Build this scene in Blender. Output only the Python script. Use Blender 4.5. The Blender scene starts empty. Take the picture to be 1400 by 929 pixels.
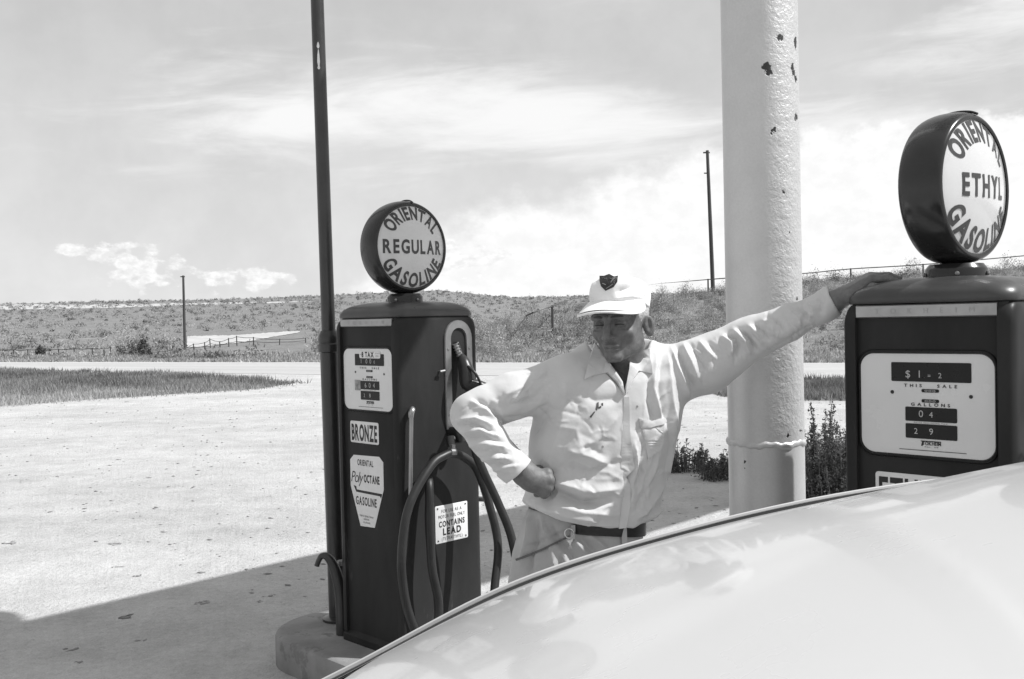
import bpy, bmesh, math, random
import numpy as np
from mathutils import Vector, Matrix
from mathutils.bvhtree import BVHTree

rng = np.random.default_rng(11)
random.seed(5)
scene = bpy.context.scene
COL = scene.collection

# ------------------------------------------------------------------ camera, sky, sun, exposure
PITCH, ROLL, FPX = 1.157, 1.26, 1361.0            # degrees, degrees, focal length in 1400-wide pixels
CAMP = Vector((0, 0, 1.58))
RC = Matrix.Rotation(math.radians(90 - PITCH), 3, 'X') @ Matrix.Rotation(math.radians(-ROLL), 3, 'Z')
cam = bpy.data.cameras.new('camera'); camo = bpy.data.objects.new('camera', cam); COL.objects.link(camo)
cam.sensor_width = 36; cam.lens = 36 * FPX / 1400; cam.clip_start = 0.05; cam.clip_end = 9000
camo.matrix_world = Matrix.Translation(CAMP) @ RC.to_4x4()
scene.camera = camo
scene.view_settings.view_transform = 'Standard'; scene.view_settings.look = 'None'
scene.view_settings.gamma = 1; scene.view_settings.exposure = 0.58
scene.render.film_transparent = False

SUN_AZ = math.atan2(0.985, -0.17)                  # compass angle from +Y towards +X
SUN_EL = math.radians(50)
sl = bpy.data.lights.new('sun', 'SUN'); so = bpy.data.objects.new('sun', sl); COL.objects.link(so)
sl.energy = 3.4; sl.angle = math.radians(0.53); sl.color = (1, 1, 1)
sdir = Vector((math.sin(SUN_AZ) * math.cos(SUN_EL), math.cos(SUN_AZ) * math.cos(SUN_EL), math.sin(SUN_EL)))
so.rotation_euler = sdir.to_track_quat('Z', 'Y').to_euler(); so.location = (0, 0, 30)

world = bpy.data.worlds.new('World'); scene.world = world; world.use_nodes = True
wt = world.node_tree; wt.nodes.clear()
class NT:
    """small helper to write node trees as expressions"""
    def __init__(s, t): s.t = t
    def n(s, typ, **kw):
        nd = s.t.nodes.new(typ)
        for k, v in kw.items():
            setattr(nd, k, v)
        return nd
    def put(s, sock, v):
        if v is None: return
        if isinstance(v, bpy.types.NodeSocket): s.t.links.new(v, sock)
        else: sock.default_value = v
    def m(s, op, a, b=None, c=None, clamp=False):
        nd = s.n('ShaderNodeMath', operation=op, use_clamp=clamp)
        for i, v in enumerate((a, b, c)): s.put(nd.inputs[i], v)
        return nd.outputs[0]
    def vm(s, op, a, b=None, scale=None):
        nd = s.n('ShaderNodeVectorMath', operation=op)
        s.put(nd.inputs[0], a); s.put(nd.inputs[1], b)
        if scale is not None: s.put(nd.inputs['Scale'], scale)
        return nd.outputs['Value'] if op in ('DISTANCE', 'LENGTH', 'DOT_PRODUCT') else nd.outputs[0]
    def noise(s, vec, scale, detail=4, rough=.55, dist=0, lac=2.0):
        nd = s.n('ShaderNodeTexNoise'); s.put(nd.inputs['Vector'], vec)
        nd.inputs['Scale'].default_value = scale; nd.inputs['Detail'].default_value = detail
        nd.inputs['Roughness'].default_value = rough; nd.inputs['Distortion'].default_value = dist
        nd.inputs['Lacunarity'].default_value = lac
        return nd.outputs['Fac']
    def ramp(s, v, lo, hi, a=0., b=1., smooth=True):
        nd = s.n('ShaderNodeMapRange', interpolation_type='SMOOTHSTEP' if smooth else 'LINEAR')
        for i, q in enumerate((v, lo, hi, a, b)): s.put(nd.inputs[i], q)
        return nd.outputs[0]
    def mix(s, f, a, b):                           # scalar mix
        nd = s.n('ShaderNodeMix', data_type='FLOAT'); s.put(nd.inputs[0], f); s.put(nd.inputs[2], a); s.put(nd.inputs[3], b)
        return nd.outputs[0]
    def grey(s, v):
        nd = s.n('ShaderNodeCombineColor')
        for i in range(3): s.put(nd.inputs[i], v)
        return nd.outputs[0]
    def comb(s, x, y, z):
        nd = s.n('ShaderNodeCombineXYZ')
        for i, v in enumerate((x, y, z)): s.put(nd.inputs[i], v)
        return nd.outputs[0]

W = NT(wt)
sky = W.n('ShaderNodeTexSky', sky_type='NISHITA', sun_disc=False)
sky.sun_elevation = SUN_EL; sky.sun_rotation = SUN_AZ; sky.altitude = 1900; sky.air_density = 1; sky.dust_density = 2.0; sky.ozone_density = 1
bw = W.n('ShaderNodeRGBToBW'); wt.links.new(sky.outputs[0], bw.inputs[0])
tc = W.n('ShaderNodeTexCoord'); sep = W.n('ShaderNodeSeparateXYZ'); wt.links.new(tc.outputs['Generated'], sep.inputs[0])
dx, dy, dz = sep.outputs
az = W.m('MULTIPLY', W.m('ARCTAN2', dx, dy), 57.2958)          # degrees right of the view axis
el = W.m('MULTIPLY', W.m('ARCSINE', dz), 57.2958)              # degrees above the horizon
elp = W.m('MAXIMUM', el, -2.0)
# cirrus veils: long, torn streaks
cv = W.comb(W.m('MULTIPLY', az, .055), W.m('MULTIPLY', W.m('ADD', elp, W.m('MULTIPLY', az, -.05)), .26), 0.0)
n1 = W.noise(cv, 1.0, 8, .6, 1.0); n2 = W.noise(cv, 2.6, 8, .62, .6)
def bump2(a0, e0, aw, ew, tilt=0.0):
    a = W.m('DIVIDE', W.m('SUBTRACT', az, a0), aw)
    e = W.m('DIVIDE', W.m('SUBTRACT', W.m('SUBTRACT', elp, e0), W.m('MULTIPLY', W.m('SUBTRACT', az, a0), tilt)), ew)
    q = W.m('ADD', W.m('MULTIPLY', a, a), W.m('MULTIPLY', e, e))
    return W.m('POWER', 2.718, W.m('MULTIPLY', q, -1.0))
veil = W.m('ADD', W.m('ADD', W.m('MULTIPLY', bump2(-9, 11.5, 12, 2.6, .02), .62), W.m('MULTIPLY', bump2(5, 11.0, 12, 2.4, -.10), .62)),
           W.m('ADD', W.m('MULTIPLY', bump2(27, 15.0, 4.5, 2.2, .1), .5), W.m('MULTIPLY', bump2(20, 10.3, 6, 1.6), .45)))
veil = W.m('ADD', veil, W.ramp(elp, 16, 40, 0., .25))
cirrus = W.ramp(W.m('ADD', W.m('ADD', W.m('MULTIPLY', n1, .65), W.m('MULTIPLY', n2, .45)), W.m('MULTIPLY', veil, .50)), .60, 1.0)
# heaped cloud bank rising to the right, with a billowed rim
pv = W.comb(W.m('MULTIPLY', az, .30), W.m('MULTIPLY', elp, .42), 1.7)
b1 = W.noise(pv, 1.0, 6, .55); b2 = W.noise(pv, 3.4, 5, .6)
top = W.n('ShaderNodeFloatCurve'); cm = top.mapping.curves[0]
pts = [(0, .02), (.30, .04), (.40, .07), (.44, .17), (.475, .31), (.53, .365), (.575, .45), (.62, .47), (.655, .50), (.70, .49), (.735, .515), (.78, .46), (.85, .38), (1, .3)]
while len(cm.points) < len(pts): cm.points.new(.5, .5)
for q, p in zip(cm.points, pts): q.location = p
top.mapping.update()
wt.links.new(W.ramp(az, -60, 60, 0, 1, False), top.inputs['Value'])
toph = W.m('MULTIPLY', top.outputs[0], 20.0)                   # degrees
d = W.m('SUBTRACT', W.m('ADD', toph, W.m('ADD', W.m('MULTIPLY', W.m('SUBTRACT', b1, .5), 3.6), W.m('MULTIPLY', W.m('SUBTRACT', b2, .5), 1.5))), elp)
bank = W.ramp(W.m('DIVIDE', d, W.ramp(az, 6, 18, 2.6, .75)), -.25, .75)
# small cumulus low over the left plain
sv = W.comb(W.m('MULTIPLY', az, .75), W.m('MULTIPLY', elp, 1.2), 4.1)
s1 = W.noise(sv, 1.0, 6, .55)
smask = W.m('ADD', W.m('ADD', bump2(-20.4, 3.2, 2.6, 1.5), W.m('MULTIPLY', bump2(-14.2, 2.5, 3.2, .9), .9)), W.m('ADD', W.m('MULTIPLY', bump2(-23.9, 4.1, 1.2, .45), .9), W.m('MULTIPLY', bump2(-2.5, 3.4, 3.2, 1.6), .8)))
small = W.ramp(W.m('ADD', W.m('MULTIPLY', s1, 1.15), W.m('MULTIPLY', smask, .6)), .90, 1.06)
shade_s = W.ramp(W.noise(sv, 2.2, 5, .6), .35, .7, .80, 1.0)
haze = W.ramp(elp, 0, 15, .62, 0., False)                       # bright band of haze over the horizon
SKYK, CLOUDK = 1.0, 1.0
base = W.m('MULTIPLY', bw.outputs[0], 1.0)
skyv = W.mix(haze, W.m('ADD', W.m('MULTIPLY', base, .35), 3.9), 5.9)
grain = W.noise(W.vm('SCALE', tc.outputs['Generated'], scale=1.0), 9.0, 5, .6)
skyv = W.m('MULTIPLY', skyv, W.ramp(grain, .3, .7, .94, 1.05))
skyv = W.mix(W.m('MULTIPLY', cirrus, .95), skyv, 7.4)
skyv = W.mix(bank, skyv, W.ramp(W.noise(pv, 2.0, 6, .6), .3, .7, 7.2, 8.0))
skyv = W.mix(W.m('MULTIPLY', small, .9), skyv, W.m('MULTIPLY', shade_s, 8.2))
skyv = W.m('MULTIPLY', skyv, W.ramp(el, -6, -.5, .25, 1.0))
bg = W.n('ShaderNodeBackground'); wt.links.new(W.grey(skyv), bg.inputs[0]); bg.inputs[1].default_value = 0.088
ow = W.n('ShaderNodeOutputWorld'); wt.links.new(bg.outputs[0], ow.inputs[0])

# ------------------------------------------------------------------ helpers
def ray(px, py):
    return RC @ Vector(((px - 700) / FPX, -(py - 464.5) / FPX, -1))
def P(px, py, depth):
    v = ray(px, py); return CAMP + v * (depth / v.y)
RCI = np.array(RC.inverted())
def proj(V):
    q = (np.asarray(V) - np.array(CAMP)) @ RCI.T
    return 700 + FPX * q[..., 0] / -q[..., 2], 464.5 - FPX * q[..., 1] / -q[..., 2]

MATS = {}
def pmat(name, base, rough=.6, metal=0., var=.12, scale=14., bump=0., bscale=60., coat=0., spec=.5, spots=None, sheen=0., detail=6, stretch=None, bdist=.002):
    """neutral grey procedural material: base value, broad mottling, fine bump, optional spots (value, threshold, scale)"""
    if name in MATS: return MATS[name]
    m = bpy.data.materials.new(name); m.use_nodes = True; t = m.node_tree; k = NT(t)
    b = t.nodes['Principled BSDF']; co = k.n('ShaderNodeTexCoord').outputs['Object']
    if stretch: co = k.vm('MULTIPLY', co, stretch)
    v = k.ramp(k.noise(co, scale, detail, .6), .25, .75, base * (1 - var), base * (1 + var), False)
    if spots:
        f = k.ramp(k.noise(co, spots[2], 5, .65), spots[1], spots[1] + .05)
        v = k.mix(f, v, spots[0])
    t.links.new(k.grey(v), b.inputs['Base Color'])
    r = k.ramp(k.noise(co, scale * 2.3, 5, .6), .25, .75, max(.02, rough * .8), min(1, rough * 1.2), False)
    t.links.new(r, b.inputs['Roughness'])
    b.inputs['Metallic'].default_value = metal; b.inputs['Specular IOR Level'].default_value = spec
    b.inputs['Coat Weight'].default_value = coat; b.inputs['Coat Roughness'].default_value = .06
    b.inputs['Sheen Weight'].default_value = sheen
    if bump:
        bn = k.n('ShaderNodeBump'); bn.inputs['Strength'].default_value = bump; bn.inputs['Distance'].default_value = bdist
        t.links.new(k.noise(co, bscale, 6, .65), bn.inputs['Height']); t.links.new(bn.outputs[0], b.inputs['Normal'])
    MATS[name] = m; return m

def tag(o, label, cat, group=None):
    o['label'] = label; o['category'] = cat
    if group: o['group'] = group
    return o
def kind(o, k): o['kind'] = k; return o
def empty(name, loc=(0, 0, 0), rz=0.):
    o = bpy.data.objects.new(name, None); COL.objects.link(o); o.location = loc; o.rotation_euler = (0, 0, rz)
    o.empty_display_size = .1
    return o
def wmat(o):
    m = Matrix.LocRotScale(o.location, o.rotation_euler, o.scale)
    return wmat(o.parent) @ m if o.parent else m
def link(name, V, F, mat, parent=None, world=False, loc=None, smooth=35, mats=None):
    me = bpy.data.meshes.new(name)
    V = np.asarray(V, dtype=float).reshape(-1, 3)
    if world and parent is not None:
        M = np.array(wmat(parent).inverted()); V = V @ M[:3, :3].T + M[:3, 3]
    if loc is not None: V = V - np.array(loc)
    me.from_pydata(V.tolist(), [], [list(map(int, f)) for f in F] if not isinstance(F, np.ndarray) else F.tolist())
    me.materials.append(mat); me.update()
    if smooth:
        me.polygons.foreach_set('use_smooth', [True] * len(me.polygons))
        if smooth < 180: me.set_sharp_from_angle(angle=math.radians(smooth))
    o = bpy.data.objects.new(name, me); COL.objects.link(o)
    if loc is not None: o.location = loc
    if parent is not None: o.parent = parent
    return o
def bigmesh(name, V, F, mat, smooth=False):
    """fast path for large triangle/quad soups"""
    V = np.asarray(V, dtype=np.float32); F = np.asarray(F, dtype=np.int32); n = F.shape[1]
    me = bpy.data.meshes.new(name); me.vertices.add(len(V)); me.vertices.foreach_set('co', V.ravel())
    me.loops.add(F.size); me.loops.foreach_set('vertex_index', F.ravel())
    me.polygons.add(len(F)); me.polygons.foreach_set('loop_start', np.arange(0, F.size, n, dtype=np.int32))
    me.polygons.foreach_set('loop_total', np.full(len(F), n, dtype=np.int32))
    me.materials.append(mat); me.update(calc_edges=True)
    if smooth: me.polygons.foreach_set('use_smooth', [True] * len(F))
    o = bpy.data.objects.new(name, me); COL.objects.link(o); return o

def rrect(w, h, r, n=5, cx=0, cy=0):
    """rounded rectangle outline, counter-clockwise"""
    out = []
    for sx, sy, a0 in ((1, -1, -90), (1, 1, 0), (-1, 1, 90), (-1, -1, 180)):
        for i in range(n + 1):
            a = math.radians(a0 + 90 * i / n)
            out.append((cx + sx * (w / 2 - r) + r * math.cos(a), cy + sy * (h / 2 - r) + r * math.sin(a)))
    return out
def frame_of(t):
    t = t.normalized(); up = Vector((0, 0, 1)) if abs(t.z) < .95 else Vector((0, 1, 0))
    a = t.cross(up).normalized(); return a, t.cross(a).normalized()
def smoothpath(pts, n=8):
    pts = [Vector(p) for p in pts]; out = []
    for i in range(len(pts) - 1):
        p0, p1, p2, p3 = pts[max(i - 1, 0)], pts[i], pts[i + 1], pts[min(i + 2, len(pts) - 1)]
        for j in range(n):
            t = j / n
            out.append(.5 * ((2 * p1) + (p2 - p0) * t + (2 * p0 - 5 * p1 + 4 * p2 - p3) * t * t + (3 * p1 - p0 - 3 * p2 + p3) * t ** 3))
    out.append(pts[-1]); return out
class MB:
    def __init__(s): s.v = []; s.f = []
    def add(s, V, F):
        o = len(s.v); s.v += [tuple(x) for x in V]; s.f += [[i + o for i in f] for f in F]; return s
    def box(s, lo, hi, bev=0.):
        x0, y0, z0 = lo; x1, y1, z1 = hi
        if bev:
            return s.loft([[(x, y, z0 + bz) for x, y in rrect(x1 - x0 - 2 * i, y1 - y0 - 2 * i, bev, 2, (x0 + x1) / 2, (y0 + y1) / 2)] for bz, i in ((0, bev * .7), (bev * .7, 0), (z1 - z0 - bev * .7, 0), (z1 - z0, bev * .7))])
        V = [(x0, y0, z0), (x1, y0, z0), (x1, y1, z0), (x0, y1, z0), (x0, y0, z1), (x1, y0, z1), (x1, y1, z1), (x0, y1, z1)]
        return s.add(V, [(3, 2, 1, 0), (4, 5, 6, 7), (0, 1, 5, 4), (1, 2, 6, 5), (2, 3, 7, 6), (3, 0, 4, 7)])
    def loft(s, rings, caps=True, closed=True):
        n = len(rings[0]); V = [p for r in rings for p in r]; F = []
        for i in range(len(rings) - 1):
            for j in range(n if closed else n - 1):
                k = (j + 1) % n; F.append((i * n + j, i * n + k, (i + 1) * n + k, (i + 1) * n + j))
        if caps: F.append(tuple(range(n - 1, -1, -1))); F.append(tuple((len(rings) - 1) * n + j for j in range(n)))
        return s.add(V, F)
    def tube(s, path, r, n=12, smooth=0, flat=1.):
        if smooth: 
            rr = r if not isinstance(r, (int, float)) else [r] * len(path)
            m = len(path); path = smoothpath(path, smooth); 
            r = list(np.interp(np.linspace(0, m - 1, len(path)), range(m), rr))
        path = [Vector(p) for p in path]
        if isinstance(r, (int, float)): r = [r] * len(path)
        rings = []; a = None
        for i, p in enumerate(path):
            t = (path[min(i + 1, len(path) - 1)] - path[max(i - 1, 0)])
            if t.length < 1e-9: t = Vector((0, 0, 1))
            t.normalize()
            if a is None: a, b = frame_of(t)
            else:
                a = (a - t * a.dot(t)).normalized(); b = t.cross(a)
            rings.append([p + a * (r[i] * math.cos(q)) + b * (r[i] * flat * math.sin(q)) for q in (2 * math.pi * j / n for j in range(n))])
        return s.loft(rings)
    def lathe(s, prof, M=Matrix.Identity(4), n=32, caps=True):
        return s.loft([[M @ Vector((r * math.cos(a), r * math.sin(a), z)) for a in (2 * math.pi * j / n for j in range(n))] for r, z in prof], caps)
    def build(s, name, mat, parent=None, **kw): return link(name, s.v, s.f, mat, parent, **kw)

# lettering: glyph outlines of the built-in font, laid on any surface by a mapping function
GL = {}
def glyph(ch, bold):
    key = (ch, bold)
    if key not in GL:
        c = bpy.data.curves.new('g', 'FONT'); c.body = ch; c.size = 1; c.offset = bold; c.resolution_u = 4
        o = bpy.data.objects.new('g', c); COL.objects.link(o)
        dg = bpy.context.evaluated_depsgraph_get(); me = bpy.data.meshes.new_from_object(o.evaluated_get(dg))
        V = np.array([v.co[:] for v in me.vertices]).reshape(-1, 3); F = [tuple(p.vertices) for p in me.polygons]
        bpy.data.objects.remove(o); bpy.data.curves.remove(c); bpy.data.meshes.remove(me)
        GL[key] = (V, F)
    return GL[key]
def letters(mb, text, h, fn, fit=None, bold=.02, gap=.16, squeeze=1.):
    """text centred at u=0, baseline v=0, cap height h; fn(u, v) gives the 3D point; fit = total width"""
    H = glyph('H', bold)[0][:, 1].max(); items = []; u = 0.
    for ch in text:
        if ch == ' ': u += .38; continue
        V, F = glyph(ch, bold)
        if not len(V): continue
        x0, x1 = V[:, 0].min(), V[:, 0].max(); items.append((V, F, u - x0, (u, u + x1 - x0))); u += x1 - x0 + gap
    tot = (u - gap); sx = (fit / tot) if fit else h / H * squeeze; sy = h / H
    for V, F, off, _ in items:
        mb.add([fn((x + off - tot / 2) * sx, y * sy) for x, y, z in V], F)
    return mb
# ------------------------------------------------------------------ the land
def lerp(a, b, t): return a + (b - a) * t
def sstep(x, a, b):
    t = np.clip((x - a) / (b - a), 0, 1); return t * t * (3 - 2 * t)
RX = [-900, 0, 150, 300, 430, 500, 560, 600, 640, 700, 760, 860, 1100, 1400, 2300]
RE = [40, 37, 37, 36, 38, 40, 41, 42, 37, 30, 29, 30, 34, 38, 40]
HX = [600, 700, 780, 860, 940, 1000, 1060, 1100, 1200, 1300, 1400, 1700]
HE = [0, 2, 10, 20, 27, 34, 36, 37, 42, 46, 48, 54]
_ph = rng.uniform(0, 6.28, (14, 2)); _fr = rng.uniform(.02, .35, 14); _th = rng.uniform(0, 6.28, 14)
def undul(x, y):
    z = np.zeros_like(x)
    for i in range(14):
        z += np.sin((x * np.cos(_th[i]) + y * np.sin(_th[i])) * _fr[i] + _ph[i, 0]) * (.035 / (_fr[i] + .06))
    return z
def terrain(x, y):
    x = np.asarray(x, float); y = np.asarray(y, float)
    r = np.hypot(x, y); th = np.clip(np.arctan2(x, y), -.98, .98)
    d = r * np.cos(th); X = 700 + FPX * np.tan(th)
    d0 = np.clip(32.01 / np.maximum(.883 + .47 * (X - 700) / FPX, .2) + .8, 20, 110)      # where the flat ends
    zl = np.clip((d - d0) / 560, 0, 1) ** 1.08 * (1.58 + np.interp(X, RX, RE) * 600 / FPX)
    zl = zl + np.clip(d - 610, 0, None) * -.004
    hc = np.interp(X, HX, HE); dc = 82.
    zc = 1.58 + hc * dc / FPX
    m = sstep(X, 600, 760)
    s = np.clip((d - d0) / (dc - d0), 0, 1)
    zh = m * zc * (s * s * (3 - 2 * s) * .55 + s * .45) - m * np.clip(d - dc, 0, 60) * .03
    z = np.maximum(zl, zh)
    w = sstep(d, d0 + 1, d0 + 30)
    z = z + undul(x, y) * w * .16 * (1 - .6 * sstep(d, 200, 500)) + .004 * undul(x * 9, y * 9) * (1 - w)
    return z
def hit(px, py, dmin=6., dmax=900.):
    """the point of the land seen at a pixel"""
    v = ray(px, py); ds = np.geomspace(dmin, dmax, 1400)
    x = v.x / v.y * ds; zz = 1.58 + v.z / v.y * ds; zt = terrain(x, ds)
    i = np.argmax(zz < zt)
    if zz[i] >= zt[i]: i = np.argmin(zz - zt)
    return Vector((x[i], ds[i], zt[i]))

ang = np.concatenate([np.linspace(-math.pi, -.62, 60, endpoint=False), np.linspace(-.62, .62, 760, endpoint=False), np.linspace(.62, math.pi, 60)])
rad = np.concatenate([np.linspace(.4, 12, 60, endpoint=False), np.geomspace(12, 34, 60, endpoint=False), np.geomspace(34, 140, 120, endpoint=False), np.geomspace(140, 700, 110, endpoint=False), np.geomspace(700, 5000, 14)])
A, R_ = np.meshgrid(ang, rad, indexing='ij'); gx = R_ * np.sin(A); gy = R_ * np.cos(A); gz = terrain(gx, gy); _rs = (gy - 37) * .883 + (gx + 1.4) * .47 + 8; gz = gz - .05 * sstep(_rs, .8, 1.4) * (1 - sstep(_rs, 6.6, 7.2))
na, nr = A.shape
idx = np.arange(na * nr).reshape(na, nr)
q = np.stack([idx[:-1, :-1], idx[1:, :-1], idx[1:, 1:], idx[:-1, 1:]], -1).reshape(-1, 4)
V = np.stack([gx, gy, gz], -1).reshape(-1, 3)
V = np.vstack([V, [[0, 0, 0]]])
def road_side(x, y):                                              # signed distance to the near edge of the highway
    return (y - 37) * .883 + (x + 1.4) * .47 + 8
ROADW = 8.0
# how much plant cover: none on the lot and the road, some beyond
hx, hy = V[:, 0], V[:, 1]
dd = np.hypot(hx, hy); thv = np.clip(np.arctan2(hx, hy), -.98, .98); dv = dd * np.cos(thv)
rs = road_side(hx, hy)
veg = sstep(rs, ROADW + .3, ROADW + 2.5)
Xv = 700 + FPX * np.tan(thv)
def island_grass(x, y):
    """0..1 inside the two tongues of grass between the lot and the highway"""
    x = np.asarray(x, float); y = np.asarray(y, float)
    pxs, pys = proj(np.stack([x, y, np.zeros_like(x)], -1))
    top = np.interp(pxs, [-400, 0, 230, 330, 415], [505, 506, 511, 517, 524]); bot = np.interp(pxs, [-400, 0, 100, 230, 350, 415], [575, 557, 549, 541, 533, 524])
    a = sstep(np.minimum(pys - top, bot - pys), -2.5, 4) * (pxs < 424)
    top2 = np.interp(pxs, [940, 990, 1100, 1500, 2000], [528, 522, 519, 521, 525]); bot2 = np.interp(pxs, [940, 990, 1100, 1500, 2000], [531, 543, 548, 552, 556])
    b = sstep(np.minimum(pys - top2, bot2 - pys), -1.2, 1.6) * (pxs > 930)
    return np.where(y > 4, np.maximum(a, b), 0)
veg = np.maximum(veg, island_grass(hx, hy) * .9)

gm = bpy.data.materials.new('dry_land'); gm.use_nodes = True; t = gm.node_tree; k = NT(t); b = t.nodes['Principled BSDF']
geo = k.n('ShaderNodeNewGeometry').outputs['Position']
at = k.n('ShaderNodeAttribute', attribute_name='cover').outputs['Fac']
flat = k.vm('MULTIPLY', geo, (1, 1, 0))
nA = k.noise(flat, .55, 7, .62); nB = k.noise(flat, 3.2, 7, .65); nC = k.noise(flat, 26, 5, .7); nD = k.noise(flat, 110, 3, .6)
track = k.noise(k.vm('MULTIPLY', flat, (.10, .9, 0)), 1.2, 6, .6, .4)
dirt = k.m('ADD', .50, k.m('ADD', k.m('MULTIPLY', k.m('SUBTRACT', nA, .5), .30), k.m('ADD', k.m('MULTIPLY', k.m('SUBTRACT', nB, .5), .30), k.m('ADD', k.m('MULTIPLY', k.m('SUBTRACT', nC, .5), .34), k.m('ADD', k.m('MULTIPLY', k.m('SUBTRACT', nD, .5), .34), k.m('MULTIPLY', k.m('SUBTRACT', track, .5), .2))))))
speck = k.ramp(k.noise(flat, 9.0, 3, .8), .70, .76); dirt = k.mix(k.m('MULTIPLY', speck, .35), dirt, .2)
gA = k.noise(flat, .12, 6, .65); gB = k.noise(flat, .9, 7, .7); gC = k.noise(flat, 5.5, 5, .7)
grass = k.m('ADD', .21, k.m('ADD', k.m('MULTIPLY', k.m('SUBTRACT', gA, .5), .10), k.m('ADD', k.m('MULTIPLY', k.m('SUBTRACT', gB, .5), .26), k.m('MULTIPLY', k.m('SUBTRACT', gC, .5), .20))))
grass = k.m('MAXIMUM', grass, .05)
bare = k.ramp(k.noise(flat, .045, 6, .6), .64, .70); grass = k.mix(k.m('MULTIPLY', bare, .6), grass, .42)
f = k.ramp(k.m('ADD', at, k.m('MULTIPLY', k.m('SUBTRACT', gB, .5), .9)), .35, .65)
t.links.new(k.grey(k.mix(f, dirt, grass)), b.inputs['Base Color'])
b.inputs['Roughness'].default_value = .95; b.inputs['Specular IOR Level'].default_value = .15
bn = k.n('ShaderNodeBump'); bn.inputs['Strength'].default_value = .85; bn.inputs['Distance'].default_value = .05
t.links.new(k.m('ADD', k.m('MULTIPLY', nB, .9), k.m('ADD', k.m('MULTIPLY', nC, .55), k.m('MULTIPLY', nD, .18))), bn.inputs['Height']); t.links.new(bn.outputs[0], b.inputs['Normal'])
ground = bigmesh('ground', V, q, gm, True); kind(ground, 'structure')
ca = ground.data.attributes.new('cover', 'FLOAT', 'POINT'); ca.data.foreach_set('value', veg.astype(np.float32))
bmg = bmesh.new(); bmg.from_mesh(ground.data); bmg.verts.ensure_lookup_table()
cv_ = bmg.verts[na * nr]
for i in range(na - 1): bmg.faces.new((bmg.verts[idx[i, 0]], cv_, bmg.verts[idx[i + 1, 0]])).smooth = True
bmg.to_mesh(ground.data); bmg.free()

# highway: a sheet following the land
roadm = bpy.data.materials.new('worn_highway'); roadm.use_nodes = True; t = roadm.node_tree; k = NT(t); b = t.nodes['Principled BSDF']
pos = k.n('ShaderNodeNewGeometry').outputs['Position']
al = k.vm('DOT_PRODUCT', pos, (.47, .883, 0)); ac = k.vm('DOT_PRODUCT', pos, (.883, -.47, 0))
rv = k.comb(k.m('MULTIPLY', ac, .06), al, 0)
v = k.m('ADD', .42, k.m('ADD', k.m('MULTIPLY', k.m('SUBTRACT', k.noise(rv, 1.1, 6, .6), .5), .22), k.m('MULTIPLY', k.m('SUBTRACT', k.noise(pos, 4, 5, .6), .5), .12)))
t.links.new(k.grey(v), b.inputs['Base Color']); b.inputs['Roughness'].default_value = .9
mb = MB(); n = 260; ss = np.linspace(-170, 170, n); ws = np.linspace(.5, ROADW - .5, 6)
ux, uy = .883, -.47; OX, OY = -1.4 - 8 * .47, 37 - 8 * .883
for s_ in ss:
    for w_ in ws:
        x = OX + s_ * ux + w_ * .47; y = OY + s_ * uy + w_ * .883
        mb.v.append((x, y, float(terrain(x, y)) + .008))
mb.f = [(i * 6 + j, (i + 1) * 6 + j, (i + 1) * 6 + j + 1, i * 6 + j + 1) for i in range(n - 1) for j in range(5)]
kind(mb.build('highway', roadm, smooth=180), 'structure')

# pale bare strips on the plain
palem = pmat('bleached_earth', .46, .95, var=.18, scale=.8, spec=.1)
def sheet(name, top, bot, n=70, m=5, lift=.05):
    mb = MB()
    xs = np.linspace(top[0][0], top[-1][0], n)
    for x in xs:
        yt = np.interp(x, *zip(*top)); yb = np.interp(x, *zip(*bot))
        for j in range(m):
            h_ = hit(x + rng.normal(0, .5), lerp(yb, yt, j / (m - 1)) + rng.normal(0, .25), dmin=30)
            mb.v.append((h_.x, h_.y, h_.z + lift))
    mb.f = [(i * m + j, (i + 1) * m + j, (i + 1) * m + j + 1, i * m + j + 1) for i in range(n - 1) for j in range(m - 1)]
    return kind(mb.build(name, palem, smooth=180), 'structure')
sheet('dirt_track', [(256, 460.5), (330, 458.5), (400, 453.5), (410, 453.6)], [(256, 476), (285, 474), (330, 469), (400, 457), (410, 454.8)], lift=.03)
sheet('pale_field', [(-60, 416), (0, 416.5), (150, 417), (300, 414), (430, 412.5)], [(-60, 424), (0, 424), (60, 423.5), (150, 421.5), (300, 417), (430, 413.3)], lift=.06)

# ------------------------------------------------------------------ plants
def leafmat(name, base, var=.45, sc=.5):
    m = bpy.data.materials.new(name); m.use_nodes = True; t = m.node_tree; k = NT(t); b = t.nodes['Principled BSDF']
    a = k.n('ShaderNodeAttribute', attribute_name='tone').outputs['Fac']
    v = k.m('MULTIPLY', a, base)
    t.links.new(k.grey(v), b.inputs['Base Color']); b.inputs['Roughness'].default_value = .8; b.inputs['Specular IOR Level'].default_value = .2
    tr = k.n('ShaderNodeBsdfTranslucent'); t.links.new(k.grey(v), tr.inputs[0])
    mx = k.n('ShaderNodeMixShader'); mx.inputs[0].default_value = .25
    t.links.new(b.outputs[0], mx.inputs[1]); t.links.new(tr.outputs[0], mx.inputs[2]); t.links.new(mx.outputs[0], t.nodes['Material Output'].inputs[0])
    return m
sagem = leafmat('sage_leaf', .36); weedm = leafmat('weed_leaf', .11); grassm = leafmat('dry_grass', .36)
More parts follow.
